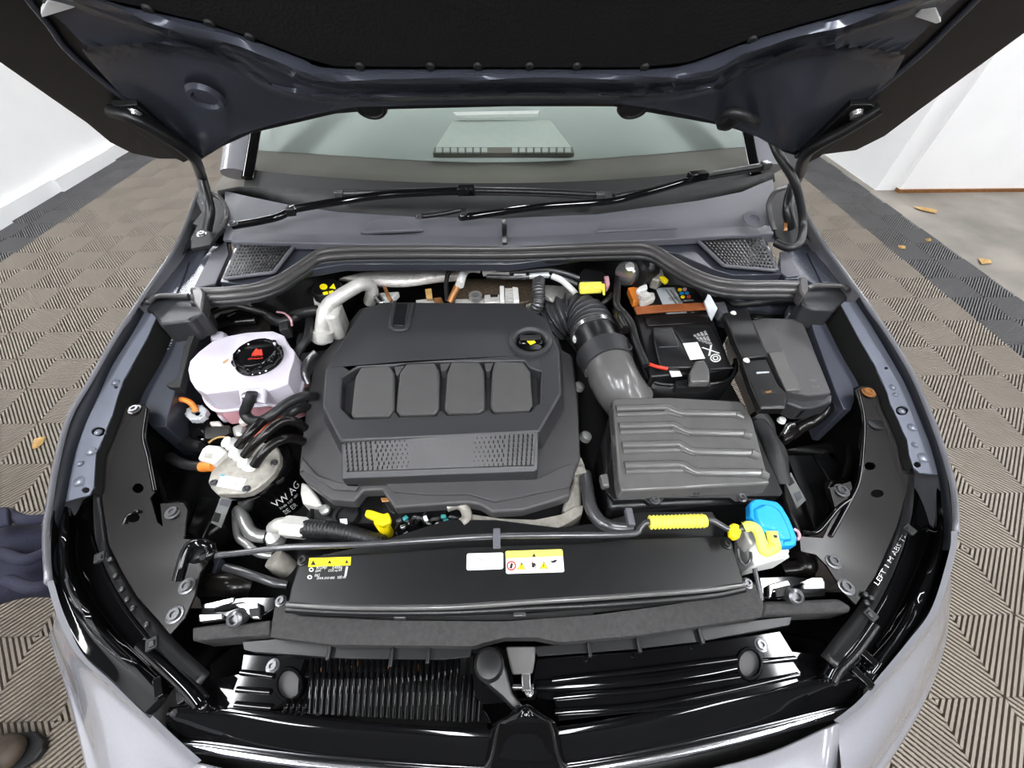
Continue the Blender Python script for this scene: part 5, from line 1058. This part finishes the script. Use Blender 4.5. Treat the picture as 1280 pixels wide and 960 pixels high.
hk = tube('rod_hook', q('T5',(170,335,.838),(210,325,.842),(255,345,.842),(285,410,.838),(300,480,.832),(320,505,.83),(355,490,.832),(390,470,.836),(375,420,.842),(365,360,.848)), .0085, 'lemon', wf, flat=.8, sides=12); hk['label'] = 'yellow plastic hook for the support rod'
plate('rod_catch', q('T5',(68,320),(90,298),(145,315),(158,360),(145,400),(115,418),(72,385)), .84, .014, 'yellow', wf, bevel=.004)
lathe('hook_pin', W(*q('T5',(390,398))[0],.851), [(.003,0),(.003,.001),(.0003,.001)], 'ink', wf, n=8)
tube('neck_wire', q('T5',(125,480,.80),(140,560,.79),(180,600,.785),(215,560,.79),(215,510,.80)), .0025, 'rod', wf)
tube('cap_tether', q('T5',(520,345),(550,365),(560,400),(545,420)), .0025, 'pink', wf, z=.835)
o = hose('grey_stay', 'thin grey metal stay bar beside the washer filler', q('T5',(225,540,.775),(260,700,.77),(295,850,.765)), .004, 'rod', cat='bar')
# ================================================================== chrome latches beside the radiator cover
for lab,v,body,tab,knob,plt in (
    ('chrome bonnet striker bracket left of the radiator cover','T4',[(320,700),(340,680),(470,660),(640,640),(860,640),(860,720),(800,760),(740,800),(640,790),(500,790),(460,800),(290,820),(285,770),(310,760)],[(285,770),(470,765),(475,800),(290,825)],(585,792),[(550,690),(660,670),(740,680),(745,800),(690,800)]),
    ('chrome bonnet striker bracket right of the radiator cover','T5',[(280,690),(500,680),(740,710),(748,770),(740,820),(560,830),(460,840),(330,840),(300,800)],[(580,740),(740,705),(748,765),(590,770)],(512,815),[(345,735),(480,700),(505,740),(380,770),(365,830),(345,830)])):
    t = thing('striker_bracket', lab, 'bracket', W(*q(v,body[0])[0],.70), 'chrome striker brackets')
    plate('frame', q(v,*body), .755, .03, 'gloss', t, bevel=.003)
    plate('chrome_plate', q(v,*tab), .768, .012, 'steel', t, bevel=.002); plate('chrome_arm', q(v,*plt), .766, .010, 'steel', t, [], .002)
    cx_ = sum(p[0] for p in plt)/len(plt)+25; cy_ = sum(p[1] for p in plt)/len(plt)+22
    plate('arm_window', q(v,(cx_-40,cy_-25),(cx_+45,cy_-35),(cx_+45,cy_+25),(cx_-30,cy_+35)), .769, .003, 'ink', t)
    p = q(v,knob)[0]; lathe('bolt', W(p[0],p[1],.766), [(.013,-.01),(.013,.010),(.010,.012),(.007,.012),(.006,.006),(.0003,.006)], 'rod', t, (0,-.5,1), 16)
    plate('upper_rail', [(x, y-2) for x,y in q(v,*( [(330,700),(480,665),(560,650),(540,690),(420,730),(330,735)] if v=='T4' else [(570,730),(640,700),(730,702),(735,725),(600,745)]))], .772, .006, 'chrome', t)
# ================================================================== leaves and scraps on the floor
for i,(v,pts,lab) in enumerate((('S3',[(140,635),(150,600),(185,590),(205,590),(190,620),(165,640),(145,645)],'dry tan leaf on the beige tiles left of the car'),
    ('A3',[(855,785),(900,790),(950,800),(945,812),(890,800)],'long tan leaf on the concrete near the white wall'),('A3',[(905,910),(925,908),(928,918),(908,920)],'pale leaf scrap on the dark tile strip'),('A3',[(800,935),(830,938),(828,948),(805,946)],'orange leaf scrap where dark and beige tiles meet'),
    ('S8',[(600,325),(635,330),(640,340),(610,342)],'tan leaf at the edge of the concrete floor'))):
    w = WW(q(v,*pts),.004); c = sum(w,Vector())/len(w); n_ = len(w)
    vs = w+[c+Vector((0,0,.014))]+[p-Vector((0,0,.001)) for p in w]; fs = [(k,(k+1)%n_,n_) for k in range(n_)]+[(k,(k+1)%n_,n_+1+(k+1)%n_,n_+1+k) for k in range(n_)]
    tag(mk('dry_leaf', vs, fs, 'leaf', None, 60), lab, 'leaf', 'dry leaves on the floor')
# ================================================================== the person crouching at the left
def skin(name, pts, edges, m, parent, sub=2):
    me = bpy.data.meshes.new(name); me.from_pydata([p[0] for p in pts], edges, []); me.materials.append(MATS[m])
    o = bpy.data.objects.new(name, me); link(o, parent)
    md = o.modifiers.new('skin','SKIN'); md.use_smooth_shade = True
    for i,p in enumerate(pts):
        r = p[1] if isinstance(p[1], tuple) else (p[1],p[1]); me.skin_vertices[0].data[i].radius = r; me.skin_vertices[0].data[i].use_root = (i == 0)
    s = o.modifiers.new('sub','SUBSURF'); s.levels = sub; s.render_levels = sub
    return o
pe = thing('person', 'person in navy workwear crouching beside the left headlamp', 'person', (-1.45,.2,0))
K1 = W(48,698,.52); A1_ = Vector((K1.x-.03,K1.y+.03,.10))
hip = Vector((-1.62,.22,.40))
bp = [(hip,.15),(hip+Vector((-.02,0,.22)),(.15,.17)),(hip+Vector((.02,0,.42)),(.16,.19)),(hip+Vector((.06,0,.56)),.06),(hip+Vector((.09,0,.63)),.055),
      (hip+Vector((.04,.11,-.02)),.12),(K1+Vector((-.12,-.01,-.02)),.105),(K1,.085),(A1_+Vector((0,0,.18)),.07),(A1_,.055),
      (hip+Vector((.04,-.13,-.02)),.12),(Vector((-1.40,-.14,.50)),.085),(Vector((-1.50,-.10,.12)),.055),
      (hip+Vector((.02,.22,.46)),.08),(hip+Vector((-.02,.30,.20)),.055),(hip+Vector((.02,.26,-.02)),.042),
      (hip+Vector((.02,-.22,.46)),.08),(hip+Vector((-.02,-.30,.20)),.055),(hip+Vector((.06,-.28,-.02)),.042)]
be = [(0,1),(1,2),(2,3),(3,4),(0,5),(5,6),(6,7),(7,8),(8,9),(0,10),(10,11),(11,12),(2,13),(13,14),(14,15),(2,16),(16,17),(17,18)]
skin('body', bp, be, 'denim', pe)
hc = hip+Vector((.13,0,.77))
skin('head', [(hip+Vector((.09,0,.62)),.05),(hc+Vector((-.01,0,-.06)),(.062,.07)),(hc,(.082,.095)),(hc+Vector((0,0,.08)),(.075,.085)),(hc+Vector((.09,0,-.01)),.014),(hc+Vector((0,.078,-.01)),.018),(hc+Vector((0,-.078,-.01)),.018)], [(0,1),(1,2),(2,3),(2,4),(2,5),(2,6)], 'skin', pe)
skin('hair', [(hc+Vector((-.03,0,.03)),.085),(hc+Vector((-.01,0,.09)),.075),(hc+Vector((-.06,0,-.03)),.06)], [(0,1),(0,2)], 'hair', pe)
for base,d in ((bp[15][0],Vector((.10,-.02,-.1))),(bp[18][0],Vector((.1,.02,-.1)))):
    d = d.normalized(); sd = Vector((-d.y,d.x,0)); pts = [(base,.03),(base+d*.05,(.036,.02)),(base+d*.085,(.04,.016))]; ed = [(0,1),(1,2)]
    for k,(o_,l_) in enumerate(((-.03,.06),(-.01,.075),(.01,.07),(.03,.055))):
        i = len(pts); pts += [(base+d*(.10+l_*.4)+sd*o_,.009),(base+d*(.10+l_*.95)+sd*o_-Vector((0,0,.02)),.008)]; ed += [(2,i),(i,i+1)]
    i = len(pts); pts += [(base+d*.07+sd*.045,.011),(base+d*.105+sd*.06-Vector((0,0,.012)),.009)]; ed += [(1,i),(i,i+1)]
    skin('hand', pts, ed, 'skin', pe)
# trouser folds over the near knee and shoes
for k,(a,b,c_) in enumerate((((5,640),(30,650),(62,648)),((0,690),(30,700),(60,690)),((10,725),(40,735),(70,728)))):
    tube('fold', [W(*a,.575),W(*b,.595),W(*c_,.58)], .012, 'denim', pe)
plate('pocket_flap', [(-25,632),(8,634),(10,655),(-20,662)], .612, .012, 'denim', pe, bevel=.004)
toe = W(22,940,.06)
for heel, tip in ((toe+Vector((-.24,-.02,.0)), toe), (A1_+Vector((-.06,0,-.04)), A1_+Vector((.16,.02,-.045)))):
    d = (tip-heel); s_ = skin('shoe', [(Vector((heel.x,heel.y,.055)),(.04,.045)),(Vector((heel.x,heel.y,.055))+d*.35,(.042,.045)),(Vector((heel.x,heel.y,.045))+d*.75,(.05,.036)),(Vector((heel.x,heel.y,.042))+d,(.036,.028)),(Vector((heel.x,heel.y,.13))+d*.05,.045)], [(0,1),(1,2),(2,3),(0,4)], 'shoe', pe)
    dn = d.normalized(); sd = Vector((-dn.y,dn.x,0)); ol = [(-.05,0),(-.035,.035),(.05,.04),(.14,.048),(.22,.044),(d.length+.02,.02),(d.length+.03,0)]; ol = ol+[(a,-b) for a,b in reversed(ol[1:-1])]
    plate('sole', [Vector((heel.x,heel.y,.022))+dn*a+sd*b for a,b in ol], None, .02, 'black_matte', pe, bevel=.004)
